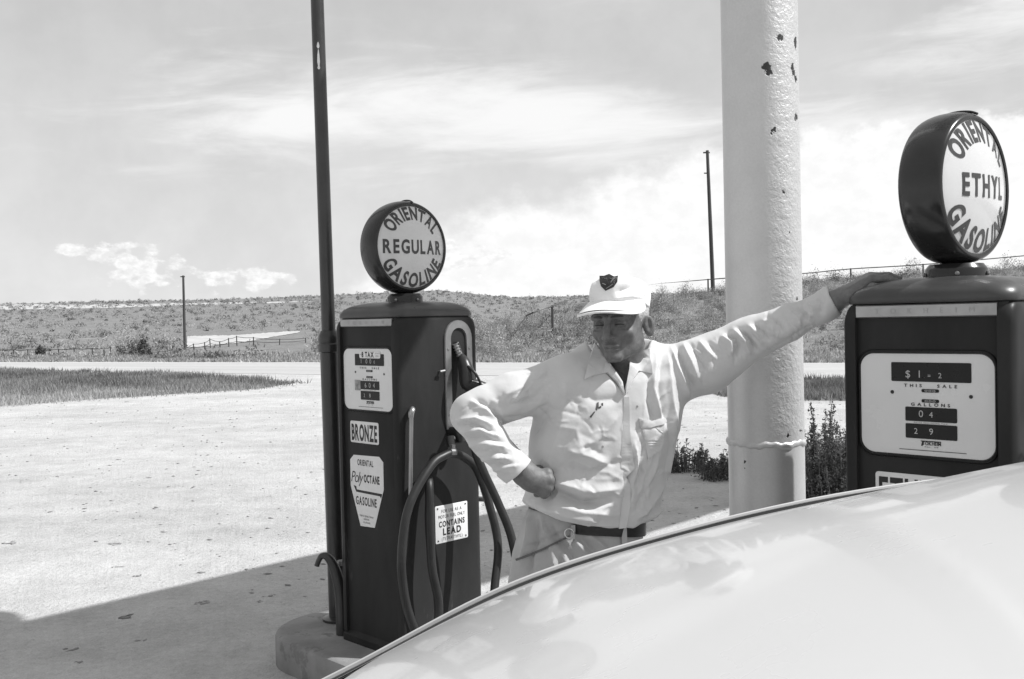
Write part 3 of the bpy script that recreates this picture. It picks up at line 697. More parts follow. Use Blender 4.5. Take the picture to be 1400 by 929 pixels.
def gas_pump(loc, kindname, label, globe_az=40.):
    root = tag(empty('gas_pump', loc, PA), label, 'gas pump', 'gas pumps on the island')
    M = wmat(root); MI = M.inverted(); camL = MI @ CAMP
    def on(px, py, axis, val):
        """point of a local plane (axis 0: nozzle side, axis 1: dial side) seen at a pixel"""
        d = MI.to_3x3() @ ray(px, py); t_ = (val - camL[axis]) / d[axis]; return camL + d * t_
    # carcass
    mb = MB()
    mb.loft([[(x, y, z) for x, y in rrect(w, d_, .03, 3)] for z, w, d_ in ((0, PW + .02, PD + .02), (.03, PW + .02, PD + .02), (.038, PW, PD), (.05, PW - .02, PD - .02))])
    mb.build('plinth', redm, root)
    mb = MB(); mb.loft([[(x, y, z) for x, y in rrect(PW - .03, PD - .016, .012, 3)] for z in (.05, 1.448)]); mb.build('cabinet', redm, root)
    for s in (1, -1):
        mb = MB(); rings = []
        for x, ins in ((PW / 2 - .035, 0), (PW / 2 - .018, 0), (PW / 2 - .006, .004), (PW / 2 + .002, .012), (XS - .001, .024), (XS, .034)):
            o_ = rrect(PD + .012 - 2 * ins, 1.412 - ins, .052, 8, 0, 0)
            # square foot, rounded shoulders
            pts = []
            for yy, zz in o_:
                zz += (1.412 - ins) / 2 + .042
                if zz < .11: zz = .042; yy = math.copysign((PD + .012) / 2 - ins, yy)
                pts.append((s * x, yy, zz))
            rings.append(pts if s > 0 else pts[::-1])
        mb.loft(rings).build('side_panel', redm, root, smooth=50)
    mb = MB()
    cr = [(1.450, 0, .05), (1.456, -.004, .055), (1.470, -.004, .06), (1.486, .006, .062), (1.500, .024, .066), (1.511, .052, .07), (1.518, .095, .07), (1.521, .15, .05)]
    mb.loft([[(x, y, z) for x, y in rrect(PW - 2 * i, PD - 2 * i, max(.02, r), 8)] for z, i, r in cr])
    mb.build('crown', crownm, root, smooth=60)
    yf = -(PD - .016) / 2                                          # dial face
    tm = MB(); xx = PW / 2 - .036
    tm.loft([[(x, yf - h, z) for x, h in ((-xx, -.004), (xx, -.004), (xx, hh), (-xx, hh))] for z, hh in ((1.412, .006), (1.415, .009), (1.444, .009), (1.447, .006))])
    trim = tm.build('trim_band', chromem, root, smooth=0)
    fl = lambda u, v, h=.0: Vector((u, yf - h, v))
    mb = MB(); letters(mb, 'TOKHEIM', .014, lambda u, v: fl(u, 1.4225 + v, .0098), fit=.26, bold=.0, gap=1.6); mb.build('lettering', pmat('embossed', .31, .4, metal=.8), trim, smooth=0)
    # dial
    dw, dh, dz = .350, .268, 1.182
    o_ = rrect(dw + .022, dh + .022, .046, 8, 0, dz); i_ = rrect(dw, dh, .037, 8, 0, dz)
    mb = MB(); mb.loft([[fl(u, v, 0) for u, v in o_], [fl(u, v, .006) for u, v in rrect(dw + .016, dh + .016, .043, 8, 0, dz)], [fl(u, v, .007) for u, v in rrect(dw + .006, dh + .006, .04, 8, 0, dz)], [fl(u, v, .002) for u, v in i_]], caps=False)
    bez = mb.build('dial_bezel', windm, root, smooth=60)
    mb = MB(); mb.f.append(list(range(len(i_)))[::1]); mb.v = [fl(u, v, .0025) for u, v in i_]; dial = mb.build('dial', dialm, root, smooth=0)
    du = lambda u, v: (-dw / 2 + u * dw, dz + dh / 2 - v * dh)
    def win(mb, u0, u1, v0, v1):
        a, b_ = du(u0, v1), du(u1, v0); rr_ = rrect(b_[0] - a[0], b_[1] - a[1], .003, 2, (a[0] + b_[0]) / 2, (a[1] + b_[1]) / 2)
        mb.add([fl(u, v, .0036) for u, v in rr_], [list(range(len(rr_)))])
    mb = MB()
    for w_ in ((.245, .84, .085, .275), (.35, .735, .525, .665), (.35, .735, .69, .835), (.475, .605, .345, .378), (.475, .605, .445, .478)): win(mb, *w_)
    mb.build('counter_window', windm, dial, smooth=0)
    def txt(mb, s, u, v, hfrac, fit, bold=.02, gap=.16, h=.0036):
        c = du(u, v); letters(mb, s, hfrac * dh, lambda a, b_: fl(c[0] + a, c[1] + b_, h), fit=fit * dw if fit else None, bold=bold, gap=gap)
    mb = MB()
    txt(mb, 'THIS', .41, .328, .030, .135, .025, .5); txt(mb, 'SALE', .665, .328, .030, .145, .025, .5)
    txt(mb, 'GALLONS', .54, .513, .030, .29, .025, .5)
    txt(mb, 'PRICE INCLUDING TAX', .54, .684, .011, .25, 0., .3)
    txt(mb, 'TOKHEIM', .545, .895, .034, .14, .03, .08); txt(mb, 'No. 39', .545, .918, .010, .10, 0)
    a, b_ = du(.465, .862), du(.615, .853); mb.add([fl(a[0], a[1], .0036), fl(b_[0], a[1], .0036), fl(b_[0], b_[1], .0036), fl(a[0], b_[1], .0036)], [(0, 1, 2, 3)])
    a, b_ = du(.475, .905), du(.487, .862); mb.add([fl(a[0] - .003, a[1], .0036), fl(b_[0] - .003, a[1], .0036), fl(b_[0], b_[1], .0036), fl(a[0], b_[1], .0036)], [(0, 1, 2, 3)])
    a, b_ = du(.30, .953), du(.80, .947); mb.add([fl(a[0], a[1], .0036), fl(b_[0], a[1], .0036), fl(b_[0], b_[1], .0036), fl(a[0], b_[1], .0036)], [(0, 1, 2, 3)])
    for u_, v_ in ((.25, .385), (.835, .405)):
        c = du(u_, v_); mb.add([fl(c[0] + .005 * math.cos(q_), c[1] + .005 * math.sin(q_), .0036) for q_ in (i * .5236 for i in range(12))], [list(range(12))])
    mb.build('dial_print', inkm, dial, smooth=0)
    mb = MB()
    digs = (('$', .375, .235, .07), ('1', .462, .235, .07), ('.', .50, .235, .02), ('=', .535, .235, .04), ('2', .615, .235, .05), ('0', .47, .622, .065), ('4', .545, .622, .055), ('2', .43, .79, .055), ('9', .545, .79, .06)) if kindname == 'ETHYL' else \
           (('1', .38, .24, .07), ('.', .43, .24, .02), ('0', .49, .24, .07), ('0', .57, .24, .07), ('0', .65, .24, .05), ('6', .46, .632, .075), ('0', .545, .632, .075), ('4', .63, .632, .075), ('2', .43, .79, .055), ('8', .545, .79, .06))
    for s, u_, v_, hf in digs: txt(mb, s, u_, v_, hf, None, .0, h=.0046)
    txt(mb, '000', .54, .372, .020, .08, 0, h=.0046); txt(mb, '000', .54, .472, .020, .08, 0, h=.0046)
    mb.build('counter_digits', digm, dial, smooth=0)
    if kindname == 'REGULAR':
        mb = MB(); c = du(.56, .10); o2 = rrect(.15, .030, .008, 4, c[0], c[1]); plate(mb, o2, .001, lambda u, v, h: fl(u, v, .0042 + h))
        st = mb.build('tax_sticker', signm, dial)
        mb = MB(); txt(mb, '8 TAX', .52, .135, .085, .25, .05, .06, h=.0054); txt(mb, 'INCL.', .40, .105, .022, .06, .0, h=.0054); txt(mb, 'STATE', .72, .085, .022, .09, 0, h=.0054); txt(mb, 'FED.', .72, .128, .022, .07, 0, h=.0054); mb.build('lettering', inkm, dial, smooth=0)
        mb = MB(); c = du(.35 - .06, .60); plate(mb, rrect(.042, .046, .002, 2, c[0], c[1]), .0008, lambda u, v, h: fl(u, v, .003 + h)); mb.build('inspection_seal', pmat('seal_grey', .30, .6, var=.5, scale=60), dial)
    # price grade plate
    mb = MB(); bw_ = .205
    plate(mb, rrect(bw_, .096, .009, 4, -.036, .947), .002, fl); gp = mb.build('grade_plate', signm, root)
    word = 'BRONZE' if kindname == 'REGULAR' else 'ETHYL'
    mb = MB(); letters(mb, word, .070, lambda u, v: fl(-.036 + u, .912 + v, .0026), fit=.185, bold=.035, gap=.09); mb.build('lettering', inkm, gp, smooth=0)
    # shield decal
    def fx(px, py): q_ = on(px, py, 1, yf); return (q_.x, q_.z)
    if kindname == 'REGULAR':
        zx = lambda a, b_: (460 + a / 5.46, 570 + b_ / 5.46)
        outl = [fx(*zx(a, b_)) for a, b_ in ((182, 815), (287, 830), (354, 545), (350, 342), (320, 300), (130, 284), (104, 318), (108, 512))]
        shield_xy = outl
    else:
        outl = shield_regular
    mb = MB(); plate(mb, outl, .0015, fl); sh = mb.build('shield_decal', signm, root, smooth=0)
    cx = -.034; wv = lambda z: .2
    mb = MB()
    def ln(s, z, h_, fit, bold=.02, gap=.14, dx=0., slant=0.): letters(mb, s, h_, lambda u, v: fl(cx + dx + u + v * slant, z + v, .0022), fit=fit, bold=bold, gap=gap)
    ln('ORIENTAL', .800, .026, .115, .02); ln('OCTANE', .728, .034, .112, .035, .1, .043); ln('Poly', .722, .048, .082, -.006, .02, -.066, .25)
    ln('GASOLINE', .625, .036, .15, .022); ln('ORIENTAL REFINING COMPANY', .573, .008, .10, 0); ln('DENVER', .560, .007, .04, 0, dx=.0); ln('COLORADO', .546, .007, .05, 0)
    bar = [(-.125, .716 - .008), (-.105, .704), (-.102, .690), (.082, .688), (.073, .668), (.066, .677), (-.105, .679)]
    mb.add([fl(u, v, .0022) for u, v in bar[::-1]], [list(range(len(bar)))])
    mb.build('lettering', inkm, sh, smooth=0)
    # --- globe
    mb = MB(); mb.lathe([(.082, 1.515), (.082, 1.540), (.078, 1.546), (.070, 1.556)], n=32); mb.build('globe_collar', globem, root)
    ga = math.radians(globe_az) - PA                               # local heading of the lens
    nd = Vector((math.sin(math.radians(globe_az)), -math.cos(math.radians(globe_az)), 0)); nl = (MI.to_3x3() @ nd).normalized()
    zc = Vector((0, 0, 1)); xl = Vector((0, 0, 1)).cross(nl).normalized()
    GM = Matrix((( xl.x, zc.x, nl.x, 0), (xl.y, zc.y, nl.y, 0), (xl.z, zc.z, nl.z, 1.763), (0, 0, 0, 1)))
    R0 = .208; rl = .186
    arc = [(.190 + .019 * math.cos(a), .060 * math.sin(a)) for a in np.linspace(-1.45, 1.45, 25)]; prof = [(rl - .004, -.058), (rl + .001, -.062)] + arc + [(rl + .001, .062), (rl - .004, .058)]
    gl = MB().lathe(prof, GM, 72, caps=False).build('globe', globem, root, smooth=180)
    dome = lambda r: .054 + .035 * (1 - (r / rl) ** 2)
    for s in (1, -1):
        mb = MB(); mb.lathe([(rl, s * .0535)] + [(r, s * dome(r)) for r in (rl * .98, rl * .85, rl * .65, rl * .4, rl * .15, .002)], GM, 64)
        if s < 0: mb.f = [f[::-1] for f in mb.f]
        mb.build('lens', lensm, gl, smooth=180)
        mb = MB(); sg = s
        def arcfn(rad_, top):
            def fn(u, v):
                if top: a = u / rad_; r = rad_ - .028 + v; x, y = r * math.sin(a), r * math.cos(a)
                else: a = u / rad_; r = rad_ + .028 - v; x, y = r * math.sin(a), -r * math.cos(a)
                return GM @ Vector((x * sg, y, sg * (dome(math.hypot(x, y)) + .0012)))
            return fn
        flat_ = lambda u, v: GM @ Vector((u * sg, v, sg * (dome(math.hypot(u, v)) + .0012)))
        letters(mb, 'ORIENTAL', .058, arcfn(.150, True), fit=.318, bold=.035, gap=.12)
        letters(mb, 'GASOLINE', .060, arcfn(.148, False), fit=.342, bold=.035, gap=.12)
        letters(mb, kindname, .060, lambda u, v: flat_(u, v - .030), fit=.318 if kindname == 'REGULAR' else .222, bold=.03, gap=.15)
        mb.build('lettering', letm, gl, smooth=0)
    mb = MB()
    for a in (0.0,):
        pth = [GM @ Vector(((r) * math.sin(a + .05), (r) * math.cos(a + .05), z)) for r, z in ((.198, -.060), (.208, -.042), (.2125, -.018), (.2135, 0), (.2125, .018), (.208, .042), (.199, .061))]
        mb.tube(pth, .0035, 8, smooth=3)
    mb.build('clip', pmat('clip_steel', .06, .4, metal=.7), gl)
    mb = MB(); 
    for a in (-.9, .4, 1.6): mb.lathe([(.006, 0), (.006, .004), (.002, .006)], Matrix.Translation((.083 * math.sin(a), -.083 * math.cos(a), 1.528)) @ Matrix.Rotation(math.pi / 2, 4, Vector((math.cos(a), math.sin(a), 0))), 10)
    mb.build('set_screw', steelm, root)
    # --- nozzle side: the same fittings on both pumps, laid out from the nearer side of the regular pump
    sidefn = lambda y, z, h=0.: Vector((XS + h, y, z))
    st = lambda w, h, y, z, n=10: [(y + w / 2 * math.sin(a), z + (h / 2 - w / 2) + w / 2 * math.cos(a)) for a in np.linspace(-math.pi / 2, math.pi / 2, n)][::-1] + [(y - w / 2, z - h / 2), (y + w / 2, z - h / 2)][::1]
    yb, zb = .108, 1.165
    def stad(w, h): 
        a_ = [(yb + w / 2 * math.cos(a), zb + h / 2 - w / 2 + w / 2 * math.sin(a)) for a in np.linspace(0, math.pi, 13)]
        b2 = [(yb + w / 2 * math.cos(a), zb - h / 2 + w / 2 + w / 2 * math.sin(a)) for a in np.linspace(math.pi, 2 * math.pi, 13)]
        return a_ + b2
    mb = MB(); mb.loft([[sidefn(y, z, h) for y, z in stad(w, h_)] for w, h_, h in ((.162, .535, 0), (.162, .535, .006), (.156, .529, .010), (.094, .467, .010), (.088, .461, .004), (.088, .461, .0008))], caps=False)
    bp = mb.build('nozzle_boot', steelm, root, smooth=40)
    mb = MB(); s_ = stad(.088, .461); mb.add([sidefn(y, z, .001) for y, z in s_], [list(range(len(s_)))]); mb.build('boot_shade_sheet', pmat('boot_dark', .008, .7), bp, smooth=0)  # flat black sheet, the shade inside the boot put in as colour
    mb = MB()
    for y, z in ((yb - .063, zb + .14), (yb + .063, zb + .14), (yb - .063, zb), (yb + .063, zb), (yb - .063, zb - .15), (yb + .063, zb - .15), ):
        mb.lathe([(.006, 0), (.005, .003), (.001, .004)], Matrix.Translation(sidefn(y, z, .010)) @ Matrix.Rotation(math.pi / 2, 4, 'Y'), 10)
    mb.build('rivet', steelm, bp)
    return root, on, sidefn

shield_regular = None
LP = Vector((-.478, 4.495, .15)); RP = Vector((1.236, 2.765, .15))
def shield_from(on_yf):
    zx = lambda a, b_: (460 + a / 5.46, 570 + b_ / 5.46)
    return [on_yf(*zx(a, b_)) for a, b_ in ((182, 815), (287, 830), (354, 545), (350, 342), (320, 300), (130, 284), (104, 318), (108, 512))]
_M = Matrix.LocRotScale(LP, Matrix.Rotation(PA, 3, 'Z').to_quaternion(), None).inverted()
def _onyf(px, py):
    c = _M @ CAMP; d = _M.to_3x3() @ ray(px, py); y = -(PD - .016) / 2; q_ = c + d * ((y - c.y) / d.y); return (q_.x, q_.z)
shield_regular = shield_from(_onyf)

pump1, on1, side1 = gas_pump(LP, 'REGULAR', 'dark gas pump with round REGULAR globe and coiled black hose left of the man', 42.)
pump2, on2, side2 = gas_pump(RP, 'ETHYL', 'dark gas pump with round ETHYL globe under the hand of the man', 39.)
# fittings measured on the regular pump, repeated on the other
def S1(px, py, off): return on1(px, py, 0, XS + off)
hosepts = [(586, 655, .012), (587, 668, .05), (588, 723, .07), (591, 778, .085), (600, 828, .10), (594, 872, .12), (574, 874, .125), (558, 836, .12), (551, 800, .115), (549, 763, .11), (554, 713, .10), (566, 676, .095), (590, 636, .09), (606, 624, .088), (620, 620, .088), (637, 627, .095), (653, 644, .11), (669, 691, .15), (681, 746, .20), (676, 808, .24), (676, 852, .27), (690, 868, .30), (706, 840, .31), (708, 790, .30), (699, 734, .27), (681, 688, .23), (662, 647, .20), (649, 612, .17), (650, 570, .15), (660, 540, .14), (662, 530, .12)]
hose = [S1(*p) for p in hosepts]
noz = [S1(624, 468, .015), S1(629, 484, .02), S1(634, 496, .045), S1(638, 510, .065), S1(640, 525, .075), S1(652, 527, .10), S1(664, 530, .12)]
for root, first in ((pump1, True), (pump2, False)):
    h_ = MB().tube(hose, .0185, 12, smooth=8).build('hose', blackm, root, smooth=180)
    nz_ = MB()
    nz_.tube(noz, [.011, .013, .030, .036, .034, .026, .020], 14, smooth=5)
    a, b_ = noz[3], noz[5]
    nz_.tube([a + Vector((.02, -.01, .03)), a + Vector((.055, .0, .0)), a + Vector((.065, .02, -.045)), b_ + Vector((.02, .01, -.03)), b_], .006, 8, smooth=4)
    nn = nz_.build('nozzle', nozm, root, smooth=180)
    mb = MB(); 
    p0, p1 = S1(622, 470, .012), S1(631, 493, .025)
    mb.tube([p0.lerp(p1, i / 24) for i in range(25)], [.0125 + (.003 if i % 4 < 2 else 0) for i in range(25)], 12); mb.build('spout', chromem, nn)
    mb = MB(); c0 = S1(615, 590, .0); 
    mb.tube([c0, c0 + Vector((.045, 0, 0)), c0 + Vector((.062, 0, -.012)), c0 + Vector((.066, .002, -.04))], [.02, .02, .021, .02], 14, smooth=4)
    mb.tube([S1(615, 597, .064), S1(617, 612, .078)], [.019, .017], 12)
    mb.build('hose_elbow', nozm, root)
    mb = MB(); c1 = S1(618, 619, .088)
    d_ = (S1(626, 622, .09) - S1(610, 622, .088)).normalized()
    mb.tube([c1 - d_ * .014, c1 + d_ * .014], .0195, 14); mb.box(tuple(c1 + Vector((-.012, -.009, .012))), tuple(c1 + Vector((.012, .009, .034)))); mb.build('hose_clamp', chromem, root)
    mb = MB(); t0, t1 = S1(562, 568, .028), S1(561, 700, .028)
    mb.tube([t1, t0 - Vector((0, 0, .03)), t0 - Vector((0, 0, .01)), t0 + Vector((0, .002, .012)), t0 + Vector((-.006, .014, .024)), t0 + Vector((-.022, .020, .020))], [.0085, .009, .011, .0135, .0125, .011], 10, smooth=4)
    mb.build('switch_lever', chromem, root)
    mb = MB(); k0 = S1(600, 508, .0); mb.tube([k0, k0 + Vector((.022, 0, 0))], .005, 8); mb.tube([k0 + Vector((.02, -.01, .0)), k0 + Vector((.024, .014, .003))], .0055, 8); mb.build('door_latch', steelm, root)
    mb = MB(); k0 = S1(657, 683, -.02); mb.tube([k0 + Vector((-.02, .0, 0)), k0 + Vector((.02, .018, 0))], .012, 10); mb.build('pipe_plug', steelm, root)
    c4 = [S1(596, 743, 0), S1(640, 736, 0), S1(638, 686, 0), S1(594, 692, 0)]
    y0, y1 = (c4[0].y + c4[3].y) / 2, (c4[1].y + c4[2].y) / 2; z0, z1 = (c4[0].z + c4[1].z) / 2, (c4[2].z + c4[3].z) / 2
    mb = MB(); plate(mb, rrect(y1 - y0, z1 - z0, .006, 3, (y0 + y1) / 2, (z0 + z1) / 2), .002, side1); pl = mb.build('warning_plate', signm, root)
    ym, hh, ww = (y0 + y1) / 2, z1 - z0, y1 - y0
    mb = MB()
    for s, v, hf, fit, bo in (('FOR USE AS A', .80, .085, .62, 0.), ('MOTOR FUEL ONLY', .655, .085, .82, 0.), ('CONTAINS', .43, .15, .80, .03), ('LEAD', .205, .18, .56, .04), ('(TETRAETHYL)', .06, .085, .64, -.005)):
        letters(mb, s, hf * hh, lambda a, b_: side1(ym + a, z0 + v * hh + b_, .0028), fit=fit * ww, bold=bo, gap=.13)
    mb.build('lettering', inkm, pl, smooth=0)
    mb = MB()
    for a, b_ in ((.07, .07), (.93, .07), (.07, .93), (.93, .93)): mb.lathe([(.004, 0), (.003, .003), (.001, .0035)], Matrix.Translation(side1(y0 + a * ww, z0 + b_ * hh, .002)) @ Matrix.Rotation(math.pi / 2, 4, 'Y'), 8)
    mb.build('rivet', inkm, pl)
# ------------------------------------------------------------------ the man, sculpted as distance fields
def sub_(a, b): return np.asarray(a, float) - np.asarray(b, float)
def vlen(v): return np.sqrt((v * v).sum(-1))
def sd_cone(p, a, b, ra, rb):
    a = np.asarray(a, float); b = np.asarray(b, float); ab = b - a; pa = p - a
    h = np.clip((pa @ ab) / (ab @ ab), 0, 1); return vlen(pa - h[..., None] * ab) - (ra + (rb - ra) * h)
def sd_ell(p, c, r, Rm=None):
    q_ = p - np.asarray(c, float)
    if Rm is not None: q_ = q_ @ Rm
    r = np.asarray(r, float); k0 = vlen(q_ / r); k1 = vlen(q_ / (r * r)); return k0 * (k0 - 1) / np.maximum(k1, 1e-9)
def smin(a, b, k):
    h = np.clip(.5 + .5 * (b - a) / k, 0, 1); return b + (a - b) * h - k * h * (1 - h)
def smax(a, b, k): return -smin(-a, -b, k)
def chain(p, pts, rs, k):
    d = None
    for i in range(len(pts) - 1):
        e = sd_cone(p, pts[i], pts[i + 1], rs[i], rs[i + 1]); d = e if d is None else smin(d, e, k)
    return d
def surfnet(fn, lo, hi, h):
    """naive surface nets: quads on the zero set of fn"""
    ax = [np.arange(lo[i], hi[i] + h, h) for i in range(3)]; nx, ny, nz_ = map(len, ax)
    D = np.empty((nx, ny, nz_), np.float32)
    Y, Z = np.meshgrid(ax[1], ax[2], indexing='ij'); st = max(1, 400000 // (ny * nz_))
    for i in range(0, nx, st):
        xs = ax[0][i:i + st]; pts = np.empty((len(xs), ny, nz_, 3)); pts[..., 0] = xs[:, None, None]; pts[..., 1] = Y; pts[..., 2] = Z
        D[i:i + st] = fn(pts.reshape(-1, 3)).reshape(len(xs), ny, nz_)
    S = D < 0
    acc = np.zeros((nx - 1, ny - 1, nz_ - 1, 3), np.float32); cnt = np.zeros((nx - 1, ny - 1, nz_ - 1), np.float32)
    sl_ = lambda o, n: slice(o, o + n - 1)
    for axis in range(3):
        for o1 in (0, 1):
            for o2 in (0, 1):
                off = [0, 0, 0]; others = [a for a in range(3) if a != axis]; off[others[0]] = o1; off[others[1]] = o2
                A_ = D[sl_(off[0], nx), sl_(off[1], ny), sl_(off[2], nz_)]; off2 = list(off); off2[axis] += 1
                B_ = D[sl_(off2[0], nx) if axis != 0 else slice(1, nx), sl_(off2[1], ny) if axis != 1 else slice(1, ny), sl_(off2[2], nz_) if axis != 2 else slice(1, nz_)]
                cr = (A_ < 0) != (B_ < 0); t_ = np.where(cr, A_ / np.where(cr, A_ - B_, 1), 0)
                for c in range(3):
                    acc[..., c] += np.where(cr, (t_ if c == axis else off[c]), 0)
                cnt += cr
    act = cnt > 0; ids = np.full(act.shape, -1); ids[act] = np.arange(act.sum())
    ci = np.argwhere(act); Vv = np.array(lo) + (ci + acc[act] / cnt[act][:, None]) * h
    F = []
    for axis in range(3):
        o = [a for a in range(3) if a != axis]
        A_ = S; sh = [slice(None)] * 3
        a0 = [slice(1, -1)] * 3; a0[axis] = slice(0, -1); a1 = [slice(1, -1)] * 3; a1[axis] = slice(1, None)
        s0 = S[tuple(a0)]; s1 = S[tuple(a1)]; w = np.argwhere(s0 != s1); 
        if not len(w): continue
        base = w.copy(); base[:, o[0]] += 1; base[:, o[1]] += 1      # node index of the edge start
        inside = s0[tuple(w.T)]
        def cid(d0, d1):
            c = base.copy(); c[:, o[0]] -= d0; c[:, o[1]] -= d1
            c[:, axis] = np.minimum(c[:, axis], act.shape[axis] - 1); return ids[tuple(c.T)]
        qd = np.stack([cid(1, 1), cid(0, 1), cid(0, 0), cid(1, 0)], 1)
        flip = inside if axis != 1 else ~inside
        qd[~flip] = qd[~flip][:, ::-1]; F.append(qd)
    F = np.vstack(F); F = F[(F >= 0).all(1)]
    u_ = np.unique(F); mp = np.full(len(Vv), -1); mp[u_] = np.arange(len(u_)); return Vv[u_], mp[F]
def relax(V, F, it=2, lam=.5):
    E_ = np.vstack([F[:, [0, 1]], F[:, [1, 2]], F[:, [2, 3]], F[:, [3, 0]]])
    for _ in range(it):
        s_ = np.zeros_like(V); n_ = np.zeros(len(V)); np.add.at(s_, E_[:, 0], V[E_[:, 1]]); np.add.at(n_, E_[:, 0], 1)
        np.add.at(s_, E_[:, 1], V[E_[:, 0]]); np.add.at(n_, E_[:, 1], 1)
        V = V + lam * (s_ / np.maximum(n_, 1)[:, None] - V)
    return V
def vnormals(V, F):
    n = np.cross(V[F[:, 2]] - V[F[:, 0]], V[F[:, 3]] - V[F[:, 1]]); N = np.zeros_like(V)
    for i in range(4): np.add.at(N, F[:, i], n)
    return N / np.maximum(vlen(N), 1e-12)[:, None]
def seg_dist(px, py, line):
    """pixel distance to a polyline and position along it 0..1"""
    best = np.full(px.shape, 1e9); bt = np.zeros(px.shape); L = [math.hypot(line[i + 1][0] - line[i][0], line[i + 1][1] - line[i][1]) for i in range(len(line) - 1)]; tot = sum(L); acc = 0
    for i in range(len(line) - 1):
        ax_, ay_ = line[i]; bx, by = line[i + 1]; vx, vy = bx - ax_, by - ay_
        t_ = np.clip(((px - ax_) * vx + (py - ay_) * vy) / (vx * vx + vy * vy), 0, 1); dd_ = np.hypot(px - ax_ - t_ * vx, py - ay_ - t_ * vy)
        m_ = dd_ < best; best = np.where(m_, dd_, best); bt = np.where(m_, (acc + t_ * L[i]) / tot, bt); acc += L[i]
    return best, bt
def folds(V, F, lines):
    """push cloth out (+) or in (-) along fold lines on the side they were seen"""
    N = vnormals(V, F); px, py = proj(V); face = np.clip(((np.array(CAMP) - V) * N).sum(1) / vlen(np.array(CAMP) - V) * 2.5 + .2, 0, 1)
    dsp = np.zeros(len(V))
    for amp, wid, line in lines:
        dd_, t_ = seg_dist(px, py, line); dsp += 1.35 * amp * (.55 * np.exp(-(dd_ / wid) ** 2) + .6 * np.exp(-dd_ / (wid * .55))) * np.clip(np.minimum(t_, 1 - t_) * 5 + .12, 0, 1)
    return V + N * (dsp * face)[:, None]

AT = lambda *a: np.array(P(*a))
FEET = P(800, 1176, 2.93); FEET.z = 0
man = tag(empty('person', FEET), 'man in pale shirt and white badged cap leaning a hand on the right pump', 'person')
skinm = pmat('tanned_skin', .15, .5, var=.32, scale=46, bump=.6, bscale=170, spec=.35, bdist=.0018)
shirtm = pmat('pale_shirt_cloth', .58, .75, var=.07, scale=11, bump=.3, bscale=60, sheen=.15, spec=.2, bdist=.003)
trouserm = pmat('satin_trouser_cloth', .38, .42, var=.12, scale=8, bump=.2, bscale=300, spec=.5, bdist=.0006)
capm = pmat('white_cap_cloth', .80, .7, var=.05, scale=12, bump=.2, bscale=380, spec=.2, bdist=.0006)

# joints
HC = AT(848, 447, 2.88)
NB = AT(858, 520, 2.95)
RS, RE_, RW = AT(762, 521, 2.89), AT(643, 566, 2.83), AT(722, 651, 2.79)
LS, LE, LW = AT(915, 510, 3.0), AT(1024, 463, 2.95), AT(1146, 409, 2.83)

